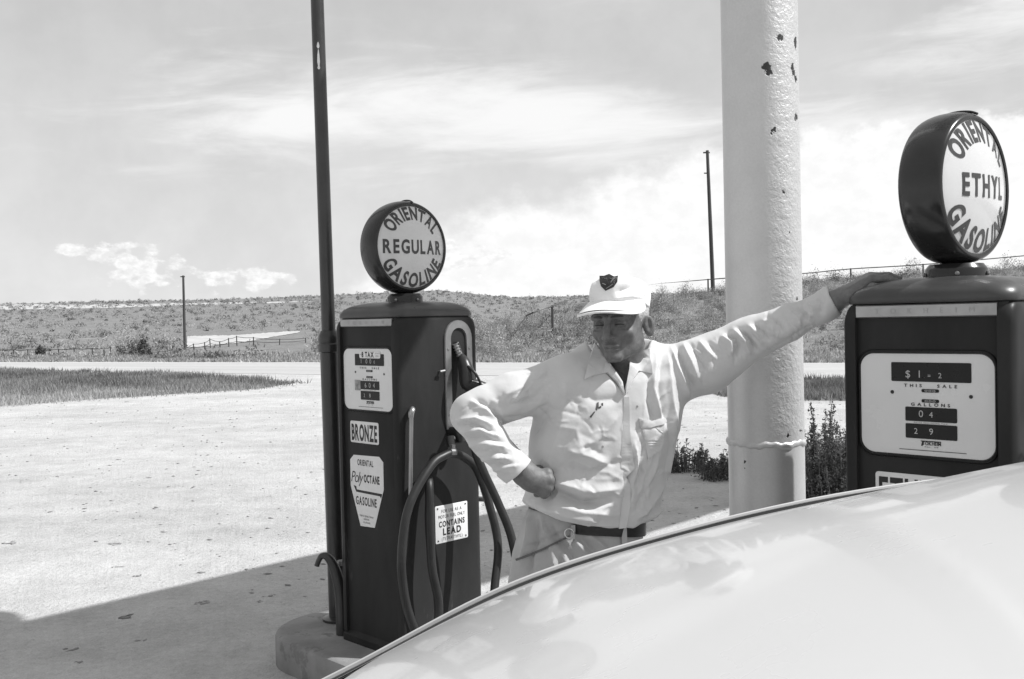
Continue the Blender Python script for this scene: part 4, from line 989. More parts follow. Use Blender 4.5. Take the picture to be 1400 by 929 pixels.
# ---- head, in its own frame: face towards -Y
HY, HPI, HRO = math.radians(-26), math.radians(5), math.radians(-2)
HM = np.array(Matrix.Rotation(HY, 3, 'Z') @ Matrix.Rotation(HPI, 3, 'X') @ Matrix.Rotation(HRO, 3, 'Y'))
def h2w(q_): return np.asarray(q_) @ HM.T + HC
def w2h(q_): return (np.asarray(q_) - HC) @ HM
NBh = w2h(NB)
def head_sdf(p):
    s = p.copy(); s[:, 0] = np.abs(s[:, 0])                        # symmetric features
    d = sd_ell(p, (0, .018, .048), (.075, .094, .082))
    d = smin(d, sd_ell(p, (0, -.026, -.008), (.060, .068, .076)), .03)
    d = smin(d, sd_cone(s, (.047, .004, -.044), (.011, -.068, -.078), .018, .015), .03)      # jaw line
    d = smin(d, sd_ell(p, (0, -.080, -.079), (.018, .015, .013)), .016)                           # chin
    d = smin(d, sd_ell(s, (.040, -.066, -.014), (.019, .015, .016)), .026)                        # cheek bone
    d = smin(d, sd_cone(s, (.012, -.096, .036), (.048, -.076, .036), .009, .010), .016)           # brow
    d = smax(d, -sd_ell(s, (.031, -.104, .015), (.020, .020, .0135)), .012)                      # eye socket
    d = smax(d, -sd_ell(s, (.064, -.088, -.050), (.016, .014, .026)), .026)                      # hollow cheek
    d = smin(d, sd_ell(s, (.031, -.0815, .015), (.0150, .0135, .0125)), .004)                    # closed-down lids
    n_ = chain(p, [(0, -.096, .028), (0, -.110, .006), (0, -.121, -.018)], [.0075, .009, .0115], .008)
    n_ = smin(n_, sd_ell(s, (.0125, -.108, -.021), (.008, .010, .0075)), .007); d = smin(d, n_, .011)
    d = smax(d, -sd_ell(s, (.0068, -.112, -.0305), (.0042, .006, .0035)), .003)                  # nostrils
    d = smin(d, sd_ell(p, (0, -.086, -.044), (.024, .012, .006)), .012)
    d = smin(d, sd_ell(p, (0, -.084, -.055), (.020, .012, .006)), .012)
    d = smax(d, -sd_cone(s, (0, -.0985, -.0493), (.026, -.084, -.0535), .0030, .0024), .0025)          # closed mouth
    d = smax(d, -sd_cone(s, (.019, -.108, -.026), (.034, -.091, -.060), .0040, .0034), .006)         # nose to mouth fold
    d = smax(d, -sd_cone(s, (.014, -.104, .012), (.046, -.078, .000), .0028, .0024), .004)          # bag under the eye
    for z0 in (.004, .013, .021):                                                                   # crow's feet
        d = smax(d, -sd_cone(s, (.050, -.076, .010 + (z0 - .012) * .5), (.066, -.054, z0), .0022, .0018), .003)
    d = smax(d, -sd_cone(s, (.045, -.084, -.020), (.043, -.070, -.058), .0030, .0026), .006)           # crease down the cheek
    for xx_ in (.0, .010): d = smax(d, -sd_cone(s, (xx_, -.104, .052 + xx_ * .2), (xx_ + .008, -.100, .053), .0022, .0018), .004)  # brow furrows
    e = sd_ell(s, (.080, .020, -.004), (.0085, .0195, .032), np.array(Matrix.Rotation(math.radians(12), 3, 'X') @ Matrix.Rotation(math.radians(-38), 3, 'Z')))
    e = smax(e, -sd_ell(s, (.0845, .010, .000), (.0058, .0085, .0165)), .006); d = smin(d, e, .005)    # ears
    nk = sd_cone(p, (0, .028, -.060), tuple(NBh + np.array([0, .012, 0])), .053, .058)
    d = smin(d, nk, .022)
    for sx in (-1, 1):
        d = smin(d, sd_cone(p, (sx * .052, .028, -.055), tuple(NBh + np.array([sx * .014, -.052, -.012])), .006, .008), .014)   # neck cords
    d = smin(d, sd_ell(p, (0, -.028, -.088), (.012, .012, .012)), .02)
    # upper chest under the open collar
    ch = w2h(AT(845, 560, 2.95)); d = smin(d, sd_ell(p, ch, (.115, .085, .10)), .03)
    return d
Vh, Fh = surfnet(head_sdf, (-.125, -.15, -.30), (.125, .14, .145), .0024); Vh = relax(Vh, Fh, 1, .45)
r0 = np.random.default_rng(2); nz0 = np.zeros(len(Vh))
for _ in range(60):
    k0 = r0.normal(size=3) * (1, 1, 1.8); k0 /= np.linalg.norm(k0); f0 = r0.uniform(90, 420); nz0 += np.sin(Vh @ k0 * f0 + r0.uniform(0, 6.28)) * 60 / f0
Vh = Vh + vnormals(Vh, Fh) * (nz0 * .00016)[:, None]; Vh = h2w(Vh)

# ---- hands
def fingers(p, spec, k=.004):
    d = None
    for pts, rs in spec:
        e = chain(p, pts, rs, .003); d = e if d is None else smin(d, e, .0012)
    return d
# left hand: laid over the shoulder of the pump, thumb towards the camera
top_z = 1.15 + .52
W0 = LW; K = AT(1192, 379, 2.80)                                       # wrist, row of knuckles
fx_ = K - W0; fx_ /= np.linalg.norm(fx_)
side = np.array([.12, .97, .10]); side -= fx_ * (side @ fx_); side /= np.linalg.norm(side)     # away from the camera across the knuckles
upv = np.cross(side, fx_); upv *= np.sign(upv[2])
def lh(a, b_, c): return W0 + fx_ * a + side * b_ + upv * c
KL = np.linalg.norm(K - W0)
def left_hand(p):
    d = chain(p, [LW - (LW - LE) / np.linalg.norm(LW - LE) * .20, lh(-.02, 0, 0), lh(.015, 0, -.002)], [.034, .029, .027], .02)
    for o, ln in ((-.030, .96), (-.010, 1.0), (.010, .97), (.029, .90)):
        d = smin(d, sd_cone(p, lh(.012, o * .5, -.002), lh(KL * ln, o, 0), .020, .0135), .014)
    d = smin(d, sd_ell(p, lh(.05, -.026, -.012), (.030, .018, .018)), .015)
    spec = []
    for o, l0, ls, z in ((-.031, .95, (.040, .026, .021), 0), (-.010, 1.0, (.044, .029, .023), .001), (.011, .97, (.041, .027, .022), 0), (.031, .89, (.032, .021, .019), -.002)):
        a = lh(KL * l0, o, .001 + z); dirs = ((1.0, .04), (.88, -.40), (.62, -.78)); pts = [a]
        dr0 = np.array([fx_[0], fx_[1], 0]); dr0 /= np.linalg.norm(dr0)
        for L_, (f_, u_) in zip(ls, dirs): pts.append(pts[-1] + (dr0 * f_ + np.array([0, 0, 1.]) * u_ + side * o * .6) * L_)
        spec.append((pts, [.0125, .0105, .0096, .0078]))
    d = smin(d, fingers(p, spec), .006)
    th = [lh(.022, -.024, -.010), lh(.055, -.046, -.020), AT(1193, 393, 2.745), AT(1212, 391, 2.745)]
    d = smin(d, chain(p, th, [.017, .014, .0115, .0085], .006), .008)
    return d
lo = np.minimum(lh(0, 0, 0), K) - .11; hi = np.maximum(lh(0, 0, 0), K) + .13; lo[0] -= .06
Vl, Fl = surfnet(left_hand, lo, hi, .0024); Vl = relax(Vl, Fl, 2, .4)
# right hand: fist on the hip, knuckles turned to the camera
RHk = AT(748, 661, 2.80); fr = RHk - RW; fr /= np.linalg.norm(fr)
def right_hand(p):
    d = chain(p, [RW - (RW - RE_) / np.linalg.norm(RW - RE_) * .18, AT(718, 648, 2.79), AT(728, 655, 2.785)], [.036, .033, .031], .02)
    kn = [AT(748, 647, 2.795), AT(751, 657, 2.785), AT(749, 667, 2.785), AT(744, 675, 2.79)]
    for k_ in kn: d = smin(d, sd_cone(p, AT(726, 657, 2.79), k_, .025, .0145), .014)
    spec = []
    for k_, ls in zip(kn, ((.036, .026, .02), (.040, .028, .02), (.036, .026, .02), (.028, .02, .017))):
        q0 = k_; q1 = q0 + np.array([.010, .036, -.004]) * ls[0] / .036; q2 = q1 + np.array([-.020, .012, -.004]) * ls[1] / .026; q3 = q2 + np.array([-.016, -.004, -.002]) * ls[2] / .02
        spec.append(([q0, q1, q2, q3], [.0138, .0122, .0108, .009]))
    d = smin(d, fingers(p, spec), .006)
    d = smin(d, chain(p, [AT(727, 648, 2.80), AT(736, 643, 2.83), AT(744, 646, 2.86), AT(750, 652, 2.875)], [.016, .0145, .012, .009], .006), .008)
    return d
Vr, Fr = surfnet(right_hand, np.minimum(RW, RHk) - .13, np.maximum(RW, RHk) + .12, .0024); Vr = relax(Vr, Fr, 2, .4)
# ---- trunk and legs under the clothes (coarse, one figure with head and hands)
TY = math.radians(14)                                                 # chest turned a little to the right of the camera
TR = np.array(Matrix.Rotation(TY, 3, 'Z'))
# outline of the shirt, row by row: left and right pixel, depth of axis, half thickness
ROWS = [(466, 838, 872, 2.965, .05), (486, 800, 892, 2.96, .075), (500, 768, 916, 2.955, .095), (520, 745, 934, 2.95, .112), (550, 731, 938, 2.945, .122), (590, 723, 934, 2.94, .126), (630, 722, 923, 2.94, .128),
        (660, 722, 914, 2.94, .132), (684, 712, 908, 2.945, .136), (700, 711, 905, 2.95, .134), (716, 722, 902, 2.95, .128), (730, 730, 896, 2.95, .12)]
zz_, cx_, aa_, bb_, yy_ = [], [], [], [], []
for y, l, r, dp, th in ROWS:
    a, b_ = AT(l, y, dp), AT(r, y, dp); zz_.append((a[2] + b_[2]) / 2); cx_.append((a[0] + b_[0]) / 2); aa_.append((b_[0] - a[0]) / 2); bb_.append(th); yy_.append(dp)
zz_, cx_, aa_, bb_, yy_ = [np.array(v[::-1]) for v in (zz_, cx_, aa_, bb_, yy_)]
def trunk(p, shrink=0., ex=2.5):
    z = p[:, 2]; a = np.interp(z, zz_, aa_) - shrink; b_ = np.interp(z, zz_, bb_) - shrink
    q_ = np.stack([p[:, 0] - np.interp(z, zz_, cx_), p[:, 1] - np.interp(z, zz_, yy_)], 1) @ TR[:2, :2]
    a = a * .985
    return (np.power(np.power(np.abs(q_[:, 0]) / a, ex) + np.power(np.abs(q_[:, 1]) / b_, ex) + 1e-9, 1 / ex) - 1) * np.minimum(a, b_)
LROWS = [(640, 728, 896, 2.95, .105), (690, 722, 888, 2.95, .108), (712, 713, 880, 2.95, .118), (740, 703, 880, 2.95, .128), (770, 698, 882, 2.95, .132), (800, 694, 886, 2.95, .134), (840, 694, 888, 2.95, .130), (872, 700, 884, 2.95, .12)]
lz, lc, la, lb, ly = [], [], [], [], []
for y, l, r, dp, th in LROWS:
    a, b_ = AT(l, y, dp), AT(r, y, dp); lz.append((a[2] + b_[2]) / 2); lc.append((a[0] + b_[0]) / 2); la.append((b_[0] - a[0]) / 2); lb.append(th); ly.append(dp)
lz, lc, la, lb, ly = [np.array(v[::-1]) for v in (lz, lc, la, lb, ly)]
KN = [np.array([FEET.x - .10, FEET.y - .05, .48]), np.array([FEET.x + .10, FEET.y - .03, .48])]
FT = [np.array([FEET.x - .13, FEET.y + .02, .09]), np.array([FEET.x + .12, FEET.y + .02, .09])]
HPJ = [AT(742, 850, 2.95), AT(836, 850, 2.95)]
def hips(p, shrink=0.):
    z = p[:, 2]; a = np.interp(z, lz, la) - shrink; b_ = np.interp(z, lz, lb) - shrink
    q_ = np.stack([p[:, 0] - np.interp(z, lz, lc), p[:, 1] - np.interp(z, lz, ly)], 1) @ TR[:2, :2]; ex = 2.3
    d = (np.power(np.power(np.abs(q_[:, 0]) / a, ex) + np.power(np.abs(q_[:, 1]) / b_, ex) + 1e-9, 1 / ex) - 1) * np.minimum(a, b_)
    d = smax(d, lz[0] - z, .03); d = smax(d, z - lz[-2], .004)
    for h_, k_, f_ in zip(HPJ, KN, FT): d = smin(d, chain(p, [h_, k_, f_], [.098 - shrink, .082 - shrink, .066 - shrink], .04), .05)
    return smax(d, .07 - z, .004)
def body_core(p):
    d = smax(trunk(p, .038), p[:, 2] - 1.44, .02)
    d = smin(d, hips(p, .02), .03)
    d = smin(d, chain(p, [RS, RE_, RW], [.045, .036, .028], .02), .03)
    return smin(d, chain(p, [LS, LE, LW], [.045, .036, .028], .02), .03)
Vb, Fb = surfnet(body_core, (FEET.x - .42, 2.6, .03), (1.0, 3.2, 1.47), .011)
V = np.vstack([Vh, Vl, Vr, Vb]); F = np.vstack([Fh, Fl + len(Vh), Fr + len(Vh) + len(Vl), Fb + len(Vh) + len(Vl) + len(Vr)])
# the limbs meet inside the sleeves: tie head, hands and trunk into one surface
off = [0, len(Vh), len(Vh) + len(Vl), len(Vh) + len(Vl) + len(Vr)]
def tie(pt, A0, A1):
    a = off[A0] + np.argsort(vlen([Vh, Vl, Vr, Vb][A0] - pt))[:2]; b_ = off[A1] + np.argsort(vlen([Vh, Vl, Vr, Vb][A1] - pt))[:2]
    return [a[0], a[1], b_[1], b_[0]]
F = np.vstack([F, [tie(AT(850, 590, 2.95), 0, 3), tie(LE, 1, 3), tie(RE_, 2, 3)]])
body = link('body', V, F, skinm, man, world=True, smooth=180)

# ---- shirt
def sleeve(p, pts, rs, k, wr):
    d = chain(p, pts, rs, k); return d
RSL = [RS + (0.02, .01, -.012), AT(700, 541, 2.86), RE_, AT(672, 606, 2.79), AT(706, 642, 2.785)]
RSR = [.078, .066, .052, .050, .050]
LSL = [LS + (-.03, 0, -.020), AT(965, 497, 2.98), LE, AT(1080, 440, 2.89), AT(1122, 421, 2.85), AT(1136, 413, 2.84)]
LSR = [.088, .080, .062, .050, .042, .041]
rcut = AT(722, 654, 2.79) - AT(690, 622, 2.79); rcut /= np.linalg.norm(rcut); rcp = AT(712, 646, 2.785)
lcut = AT(1150, 405, 2.83) - AT(1110, 424, 2.86); lcut /= np.linalg.norm(lcut); lcp = AT(1140, 411, 2.835)
HEM = [(690, 676), (714, 686), (735, 700), (765, 711), (800, 719), (840, 723), (866, 724), (885, 714), (905, 700), (930, 690)]
def vopen(p):
    """open neck: positive inside the V"""
    px, py = proj(p); half = np.interp(py, [440, 478, 500, 541], [52, 40, 24, 0]); cxp = np.interp(py, [440, 478, 500, 541], [846, 846, 843, 854])
    return np.where(py < 541, (half - np.abs(px - cxp)) * .0021, -.02 - (py - 541) * .001)
def shirt_sdf(p):
    px, py = proj(p)
    t_ = trunk(p)
    d = smax(t_, p[:, 2] - AT(850, 478, 2.95)[2], .02)
    # yoke of the shoulders
    d = smin(d, chain(p, [RS + (.015, .01, -.004), AT(812, 497, 2.965), AT(882, 494, 2.985), LS + (-.02, 0, 0)], [.070, .062, .062, .074], .03), .035)
    # hem line and blousing
    hem = np.interp(px, *zip(*HEM)); d = smax(d, (py - hem) * .00212, .006)
    r = smax(chain(p, RSL, RSR, .02), (p - rcp) @ rcut, .004); l = smax(chain(p, LSL, LSR, .02), (p - lcp) @ lcut, .004)
    d = smin(d, r, .030); d = smin(d, l, .030)
    # cuffs, turned up a little
    rc = np.abs((p - rcp) @ rcut + .022) - .022; d = smin(d, smax(chain(p, [AT(690, 628, 2.79), AT(722, 656, 2.79)], [.0525, .0525], .01), rc, .004), .003)
    lc_ = np.abs((p - lcp) @ lcut + .018) - .018; d = smin(d, smax(chain(p, [AT(1110, 424, 2.86), AT(1150, 405, 2.83)], [.0445, .0435], .01), lc_, .004), .003)
    # room inside for the neck
    v = np.where(p[:, 1] < 3.0, vopen(p), -1); d = smax(d, v, .006)
    nk = sd_cone(p, NB + (0, .0, -.06), HC, .066, .062); d = smax(d, -nk, .006)
    d = smax(d, -smax(chain(p, [AT(700, 637, 2.788), AT(740, 672, 2.79)], [.044, .044], .01), .012 - ((p - rcp) @ rcut + .016), .002), .003)
    d = smax(d, -smax(chain(p, [AT(1120, 420, 2.85), AT(1160, 400, 2.82)], [.037, .036], .01), .012 - ((p - lcp) @ lcut + .016), .002), .003)
    return d
Vs, Fs = surfnet(shirt_sdf, (-.24, 2.66, .93), (1.02, 3.14, 1.70), .0034); Vs = relax(Vs, Fs, 3, .5)
# gathered cloth: broad noise, then the folds the eye can follow
def cloth_noise(V, seed, n=40, f=(12, 60)):
    r_ = np.random.default_rng(seed); o = np.zeros(len(V))
    for i in range(n):
        k_ = r_.normal(size=3); k_ /= np.linalg.norm(k_); fr_ = r_.uniform(*f); o += np.sin(V @ k_ * fr_ + r_.uniform(0, 6.28) + 1.2 * np.sin(V @ r_.normal(size=3) * fr_ * .35)) / fr_
    return o / n
N_ = vnormals(Vs, Fs); Vs = Vs + N_ * (cloth_noise(Vs, 3) * .75 + cloth_noise(Vs, 8, 40, (50, 140)) * .7)[:, None]
FO = [
 # bent arm: ripples around the elbow and forearm
 (.007, 4, [(640, 548), (660, 556), (684, 580)]), (-.009, 4, [(648, 545), (672, 560), (690, 582)]), (.007, 3.5, [(622, 575), (650, 572), (676, 584)]), (-.006, 3, [(624, 583), (652, 580), (680, 592)]),
 (.006, 3.5, [(628, 592), (655, 588), (684, 598)]), (-.006, 3, [(632, 601), (660, 597), (690, 606)]), (.006, 3.5, [(638, 611), (664, 607), (694, 612)]), (-.005, 3, [(646, 620), (670, 616), (698, 622)]),
 (.006, 3.5, [(654, 630), (676, 625), (700, 628)]), (-.005, 3, [(662, 640), (684, 634), (704, 634)]), (.005, 4, [(664, 646), (690, 640), (712, 636)]),
 (-.008, 4, [(668, 548), (682, 568), (690, 585)]), (.006, 6, [(680, 545), (720, 528), (750, 505)]), (-.005, 5, [(690, 558), (730, 545), (752, 520)]), (-.007, 4, [(684, 573), (720, 572), (752, 552)]),
 # chest, pulled from the shoulder to the hip
 (-.006, 7, [(752, 520), (748, 560), (728, 600)]), (.005, 9, [(775, 520), (768, 580), (745, 640)]), (.006, 8, [(850, 560), (820, 600), (770, 620)]), (-.005, 7, [(800, 540), (815, 548), (850, 545)]),
 (.009, 8, [(770, 613), (800, 622), (840, 640)]), (-.009, 7, [(770, 636), (805, 645), (850, 630)]), (.011, 9, [(745, 655), (800, 672), (850, 668)]), (-.009, 7, [(760, 676), (800, 690), (845, 680)]), (.009, 8, [(752, 690), (800, 700), (850, 706)]), (-.008, 6, [(745, 665), (790, 686), (820, 690)]),
 (.008, 7, [(735, 690), (770, 705), (820, 714)]), (.006, 5, [(720, 688), (735, 680), (745, 668)]),
 # front edge and the lit side
 (-.010, 4, [(858, 640), (857, 680), (850, 720)]), (.010, 5, [(866, 600), (870, 640), (862, 690)]), (-.008, 4, [(880, 632), (868, 660), (858, 690)]), (.008, 5, [(905, 600), (892, 650), (874, 690)]),
 (-.007, 4, [(905, 640), (884, 668), (868, 700)]), (.008, 5, [(912, 655), (890, 690), (868, 712)]), (-.006, 4, [(908, 672), (890, 700), (875, 715)]), (.010, 6, [(880, 708), (895, 702), (904, 696)]),
 (.008, 5, [(898, 480), (892, 530), (906, 575)]), (-.008, 4, [(905, 486), (902, 540), (912, 580)]), (.008, 5, [(913, 482), (916, 530), (922, 580)]), (-.007, 4, [(888, 512), (886, 550), (896, 580)]), (.007, 5, [(922, 560), (920, 600), (912, 660)]), (-.007, 4, [(914, 560), (916, 610), (908, 660)]),
 # outstretched sleeve: diagonal pulls
 (.009, 4, [(917, 474), (926, 500), (945, 545)]), (-.009, 4, [(925, 472), (934, 500), (950, 535)]), (.008, 4, [(934, 470), (946, 495), (958, 525)]), (-.007, 3.5, [(942, 468), (954, 488), (966, 510)]), (.006, 3.5, [(955, 466), (966, 480), (980, 492)]), (-.005, 3.5, [(965, 465), (976, 476), (990, 486)]),
 (.008, 4, [(985, 460), (1000, 468), (1000, 488)]), (-.010, 4, [(992, 455), (1006, 464), (1008, 490)]), (.009, 4, [(1002, 450), (1018, 465), (1026, 488)]), (-.008, 3.5, [(1010, 449), (1026, 464), (1034, 482)]), (.007, 3.5, [(1022, 444), (1036, 458), (1044, 474)]), (-.007, 3.5, [(1030, 441), (1044, 454), (1052, 468)]),
 (.006, 3.5, [(1042, 437), (1056, 450), (1060, 462)]), (-.006, 3.5, [(1052, 434), (1066, 446), (1070, 456)]), (.006, 3.5, [(1080, 424), (1092, 436), (1094, 446)]), (-.006, 3, [(1090, 421), (1100, 430), (1102, 440)]), (.006, 3.5, [(1104, 410), (1112, 420), (1112, 434)]), (-.006, 3, [(1116, 408), (1122, 416), (1122, 430)]),
 (-.005, 5, [(1040, 488), (1080, 465), (1118, 440)]),
]
r_ = np.random.default_rng(21)
def rnd_folds(a, b_, n, L, amp, wid, ang, jit=.35, sp=18):
    out = []
    for _ in range(n):
        t_ = r_.random(); cx_0 = a[0] + (b_[0] - a[0]) * t_ + r_.normal(0, sp * .3); cy_0 = a[1] + (b_[1] - a[1]) * t_ + r_.normal(0, sp * .5)
        q_ = ang + r_.normal(0, jit); l_ = L * r_.uniform(.5, 1.2); c_ = r_.normal(0, .18) * l_
        out.append((amp * r_.choice([-1, 1]) * r_.uniform(.5, 1), wid * r_.uniform(.7, 1.3), [(cx_0 - l_ / 2 * math.cos(q_), cy_0 - l_ / 2 * math.sin(q_)), (cx_0 - c_ * math.sin(q_), cy_0 + c_ * math.cos(q_)), (cx_0 + l_ / 2 * math.cos(q_), cy_0 + l_ / 2 * math.sin(q_))]))
    return out
FO += rnd_folds((650, 560), (745, 525), 12, 34, .003, 2.4, -.5) + rnd_folds((650, 590), (700, 645), 12, 26, .003, 2.2, -.1) + rnd_folds((935, 500), (1120, 425), 26, 34, .0032, 2.3, 1.0) \
    + rnd_folds((760, 540), (830, 690), 22, 60, .0028, 3.0, .1, .5, 60) + rnd_folds((895, 520), (885, 690), 16, 50, .003, 2.6, 1.75, .3, 30)
FO += rnd_folds((940, 505), (1110, 430), 30, 16, .0022, 1.6, .9, .5) + rnd_folds((640, 570), (705, 640), 24, 14, .002, 1.5, 0., .6) + rnd_folds((700, 545), (750, 515), 14, 18, .002, 1.6, -.6, .5) + rnd_folds((745, 560), (905, 650), 60, 26, .0018, 1.7, .4, .9, 120)
Vs = folds(Vs, Fs, FO); Vs = relax(Vs, Fs, 1, .4)
shirt = link('shirt', Vs, Fs, shirtm, man, world=True, smooth=180)
BV = BVHTree.FromPolygons(Vs.tolist(), Fs.tolist())
def patch(name, bvh, outline, th, mat, parent, step=4., pad=0., puff=0., sm=60, soft=4):
    """a layer of cloth cut to an outline, lying on the surface it is sewn to"""
    pts = []; n = len(outline)
    for i in range(n):
        a, b_ = Vector(outline[i]), Vector(outline[(i + 1) % n]); m = max(1, int((b_ - a).length / step))
        pts += [a.lerp(b_, j / m) for j in range(m)]
    bm = bmesh.new(); vs = [bm.verts.new((p.x, p.y, 0)) for p in pts]; f = bm.faces.new(vs)
    bmesh.ops.triangulate(bm, faces=[f])
    for _ in range(3):
        es = [e for e in bm.edges if e.calc_length() > step * 1.7]
        if es: bmesh.ops.subdivide_edges(bm, edges=es, cuts=1); bmesh.ops.triangulate(bm, faces=bm.faces[:])
    bm.normal_update(); bm.verts.index_update(); bm.verts.ensure_lookup_table()
    nb = len(bm.verts); top_, bot_ = [], []; last = None
    bound = {v.index for e in bm.edges if len(e.link_faces) == 1 for v in e.verts}
    hits = []
    for v in bm.verts:
        r_ = ray(v.co.x, v.co.y).normalized(); h_ = bvh.ray_cast(CAMP, r_); hits.append((r_, h_[0], h_[1], h_[3] if h_[0] else 1e9, v.co.copy()))
    med = sorted(h_[3] for h_ in hits)[len(hits) // 3]; good = [h_ for h_ in hits if abs(h_[3] - med) < .055]
    fin = []
    for v, (r_, c, nrm, dist, co) in zip(bm.verts, hits):
        if abs(dist - med) >= .055:
            g_ = min(good, key=lambda q_: (q_[4] - co).length); dist = g_[3]; nrm = g_[2]
        fin.append([r_, dist, -nrm if nrm.dot(r_) > 0 else nrm.copy()])
    for _ in range(soft):                                             # cloth bridges small steps
        nd = [sum(fin[e.other_vert(v).index][1] for e in v.link_edges) / len(v.link_edges) for v in bm.verts]
        nn_ = [sum((fin[e.other_vert(v).index][2] for e in v.link_edges), fin[v.index][2]).normalized() for v in bm.verts]
        for i_, q_ in enumerate(nn_): fin[i_][2] = q_
        for i_, q_ in enumerate(nd): fin[i_][1] = .5 * fin[i_][1] + .5 * min(q_, fin[i_][1] + .004)
    for v, (r_, dist, nrm) in zip(bm.verts, fin):
        c = CAMP + r_ * dist
        if nrm.dot(r_) > 0: nrm = -nrm
        nrm = (nrm - r_ * 1.0).normalized()
        e_ = 0 if v.index in bound else puff
        top_.append(c + nrm * (th + pad + e_)); bot_.append(c + nrm * (pad - .002))
    fs = [[v.index for v in f.verts] for f in bm.faces]; be = [(e.verts[0].index, e.verts[1].index) for e in bm.edges if len(e.link_faces) == 1]
    bm.free()
    F_ = fs + [[i + nb for i in f[::-1]] for f in fs] + [[a, b_, b_ + nb, a + nb] for a, b_ in be]
    me_o = link(name, [tuple(v) for v in top_ + bot_], F_, mat, parent, world=True, smooth=sm)
    b2 = bmesh.new(); b2.from_mesh(me_o.data); bmesh.ops.recalc_face_normals(b2, faces=b2.faces[:]); b2.to_mesh(me_o.data); b2.free()
    return me_o
# collar leaves, front band, pocket flap, buttons
patch('collar', BV, [(812, 470), (806, 490), (798, 520), (812, 514), (829, 511), (842, 524), (853, 541), (849, 524), (835, 503), (822, 484)], .011, shirtm, shirt, 3., soft=14)
patch('collar', BV, [(867, 483), (888, 479), (890, 494), (892, 512), (874, 509), (866, 521), (856, 540), (858, 522), (862, 500)], .011, shirtm, shirt, 3., soft=14)
patch('front_band', BV, [(853, 543), (860, 543), (861, 590), (866, 630), (868, 640), (856, 652), (862, 664), (862, 690), (856, 722), (846, 723), (850, 690), (852, 664), (848, 640), (850, 600)], .004, shirtm, shirt, 4.)
patch('pocket_flap', BV, [(873, 572), (890, 576), (908, 571), (911, 576), (907, 580), (890, 585), (876, 586)], .007, shirtm, shirt, 3., puff=.002)
patch('pocket', BV, [(877, 586), (890, 585), (907, 580), (908, 600), (904, 614), (886, 628), (883, 610)], .004, shirtm, shirt, 3., puff=.001)
threadm = pmat('dark_thread', .09, .8, var=.4, scale=80)
for ol in ([(806, 570), (812, 563), (814, 563), (808, 572)], [(814, 560), (816, 551), (818.5, 550), (818.5, 556), (816, 562)], [(818, 557), (822, 555), (822, 557.5), (818, 560)], [(822, 552), (824.5, 551), (824.5, 555), (822.5, 556)]): patch('chest_emblem', BV, ol, .0015, threadm, shirt, 2.)
for (x, y) in ((824, 611), (871, 556)):
    patch('button', BV, [(x + 1.6 * math.cos(a), y + 1.6 * math.sin(a)) for a in np.linspace(0, 5.6, 9)], .0012, pmat('button', .3, .4), shirt, 2.)

# ---- trousers, belt, keys
def trousers(p): return hips(p)
Vt, Ft = surfnet(trousers, (FEET.x - .42, 2.68, .05), (FEET.x + .42, 3.22, 1.06), .0058); Vt = relax(Vt, Ft, 3, .5)
Nt = vnormals(Vt, Ft); Vt = Vt + Nt * (cloth_noise(Vt, 9, 40, (10, 45)) * .45)[:, None]
Vt = folds(Vt, Ft, [(.010, 4, [(726, 700), (722, 735), (712, 775)]), (-.010, 4, [(733, 705), (732, 740), (722, 790)]), (.011, 4, [(740, 708), (752, 745), (762, 795)]), (-.009, 4, [(748, 712), (762, 742), (772, 785)]), (.010, 4, [(756, 738), (770, 765), (786, 790)]), (-.010, 4, [(762, 735), (780, 758), (800, 782)]),
    (.010, 4, [(782, 735), (796, 752), (812, 772)]), (-.008, 4, [(790, 733), (806, 748), (820, 764)]), (.007, 4, [(800, 730), (818, 742), (832, 756)]), (.006, 5, [(704, 745), (700, 780), (698, 805)]), (-.006, 3, [(716, 750), (740, 740), (775, 726)]), (.006, 4, [(730, 752), (733, 780), (735, 810)])])
Vt = relax(Vt, Ft, 1, .4)
tro = link('trousers', Vt, Ft, trouserm, man, world=True, smooth=180)
BT = BVHTree.FromPolygons(Vt.tolist(), Ft.tolist())
patch('pocket_seam', BT, [(706, 764), (740, 751), (778, 732), (779, 734), (741, 753.5), (707, 767)], .007, pmat('seam_dark', .12, .8), tro, 3.)  # seam strip in a darker value than the trouser cloth
mb = MB(); rings = []
zb0 = AT(800, 724, 2.83)[2]
for k_ in range(73):
    a = 2 * math.pi * k_ / 72
    z = zb0; A0 = np.interp(z, lz, la) + .004; B0 = np.interp(z, lz, lb) + .004
    c, s_ = math.cos(a), math.sin(a); ex = 2 / 2.3
    q_ = np.array([A0 * math.copysign(abs(c) ** ex, c), B0 * math.copysign(abs(s_) ** ex, s_)]) @ TR[:2, :2].T
    tilt = .0 
    rings.append((np.interp(z, lz, lc) + q_[0], np.interp(z, lz, ly) + q_[1], z - .030 * c))
loop = rings[:-1]; ctr = np.mean(np.array(loop), 0)
rr_ = []
hid = 1 - sstep(proj(np.array(loop))[0], 772, 792)
for dz_, g_ in ((-.019, -.004), (-.019, .004), (-.016, .006), (.016, .006), (.019, .004), (.019, -.004)):
    rr_.append([tuple(np.array(p) + (np.array(p) - ctr) * np.array([1, 1, 0]) / max(1e-6, np.linalg.norm((np.array(p) - ctr)[:2])) * (g_ - .03 * hid[i_]) + (0, 0, dz_)) for i_, p in enumerate(loop)])
mb.loft(rr_ + [rr_[0]], caps=False)
belt = mb.build('belt', pmat('black_belt_leather', .015, .4, bump=.2, bscale=120), man, world=True, smooth=50)
BB = BVHTree.FromPolygons([tuple(v) for v in mb.v], mb.f)
patch('belt_loop', BT, [(848, 722), (855, 722), (856, 746), (849, 747)], .0125, trouserm, tro, 3.)
patch('belt_loop', BT, [(780, 718), (786, 718), (786, 738), (780, 738)], .0125, trouserm, tro, 3.)
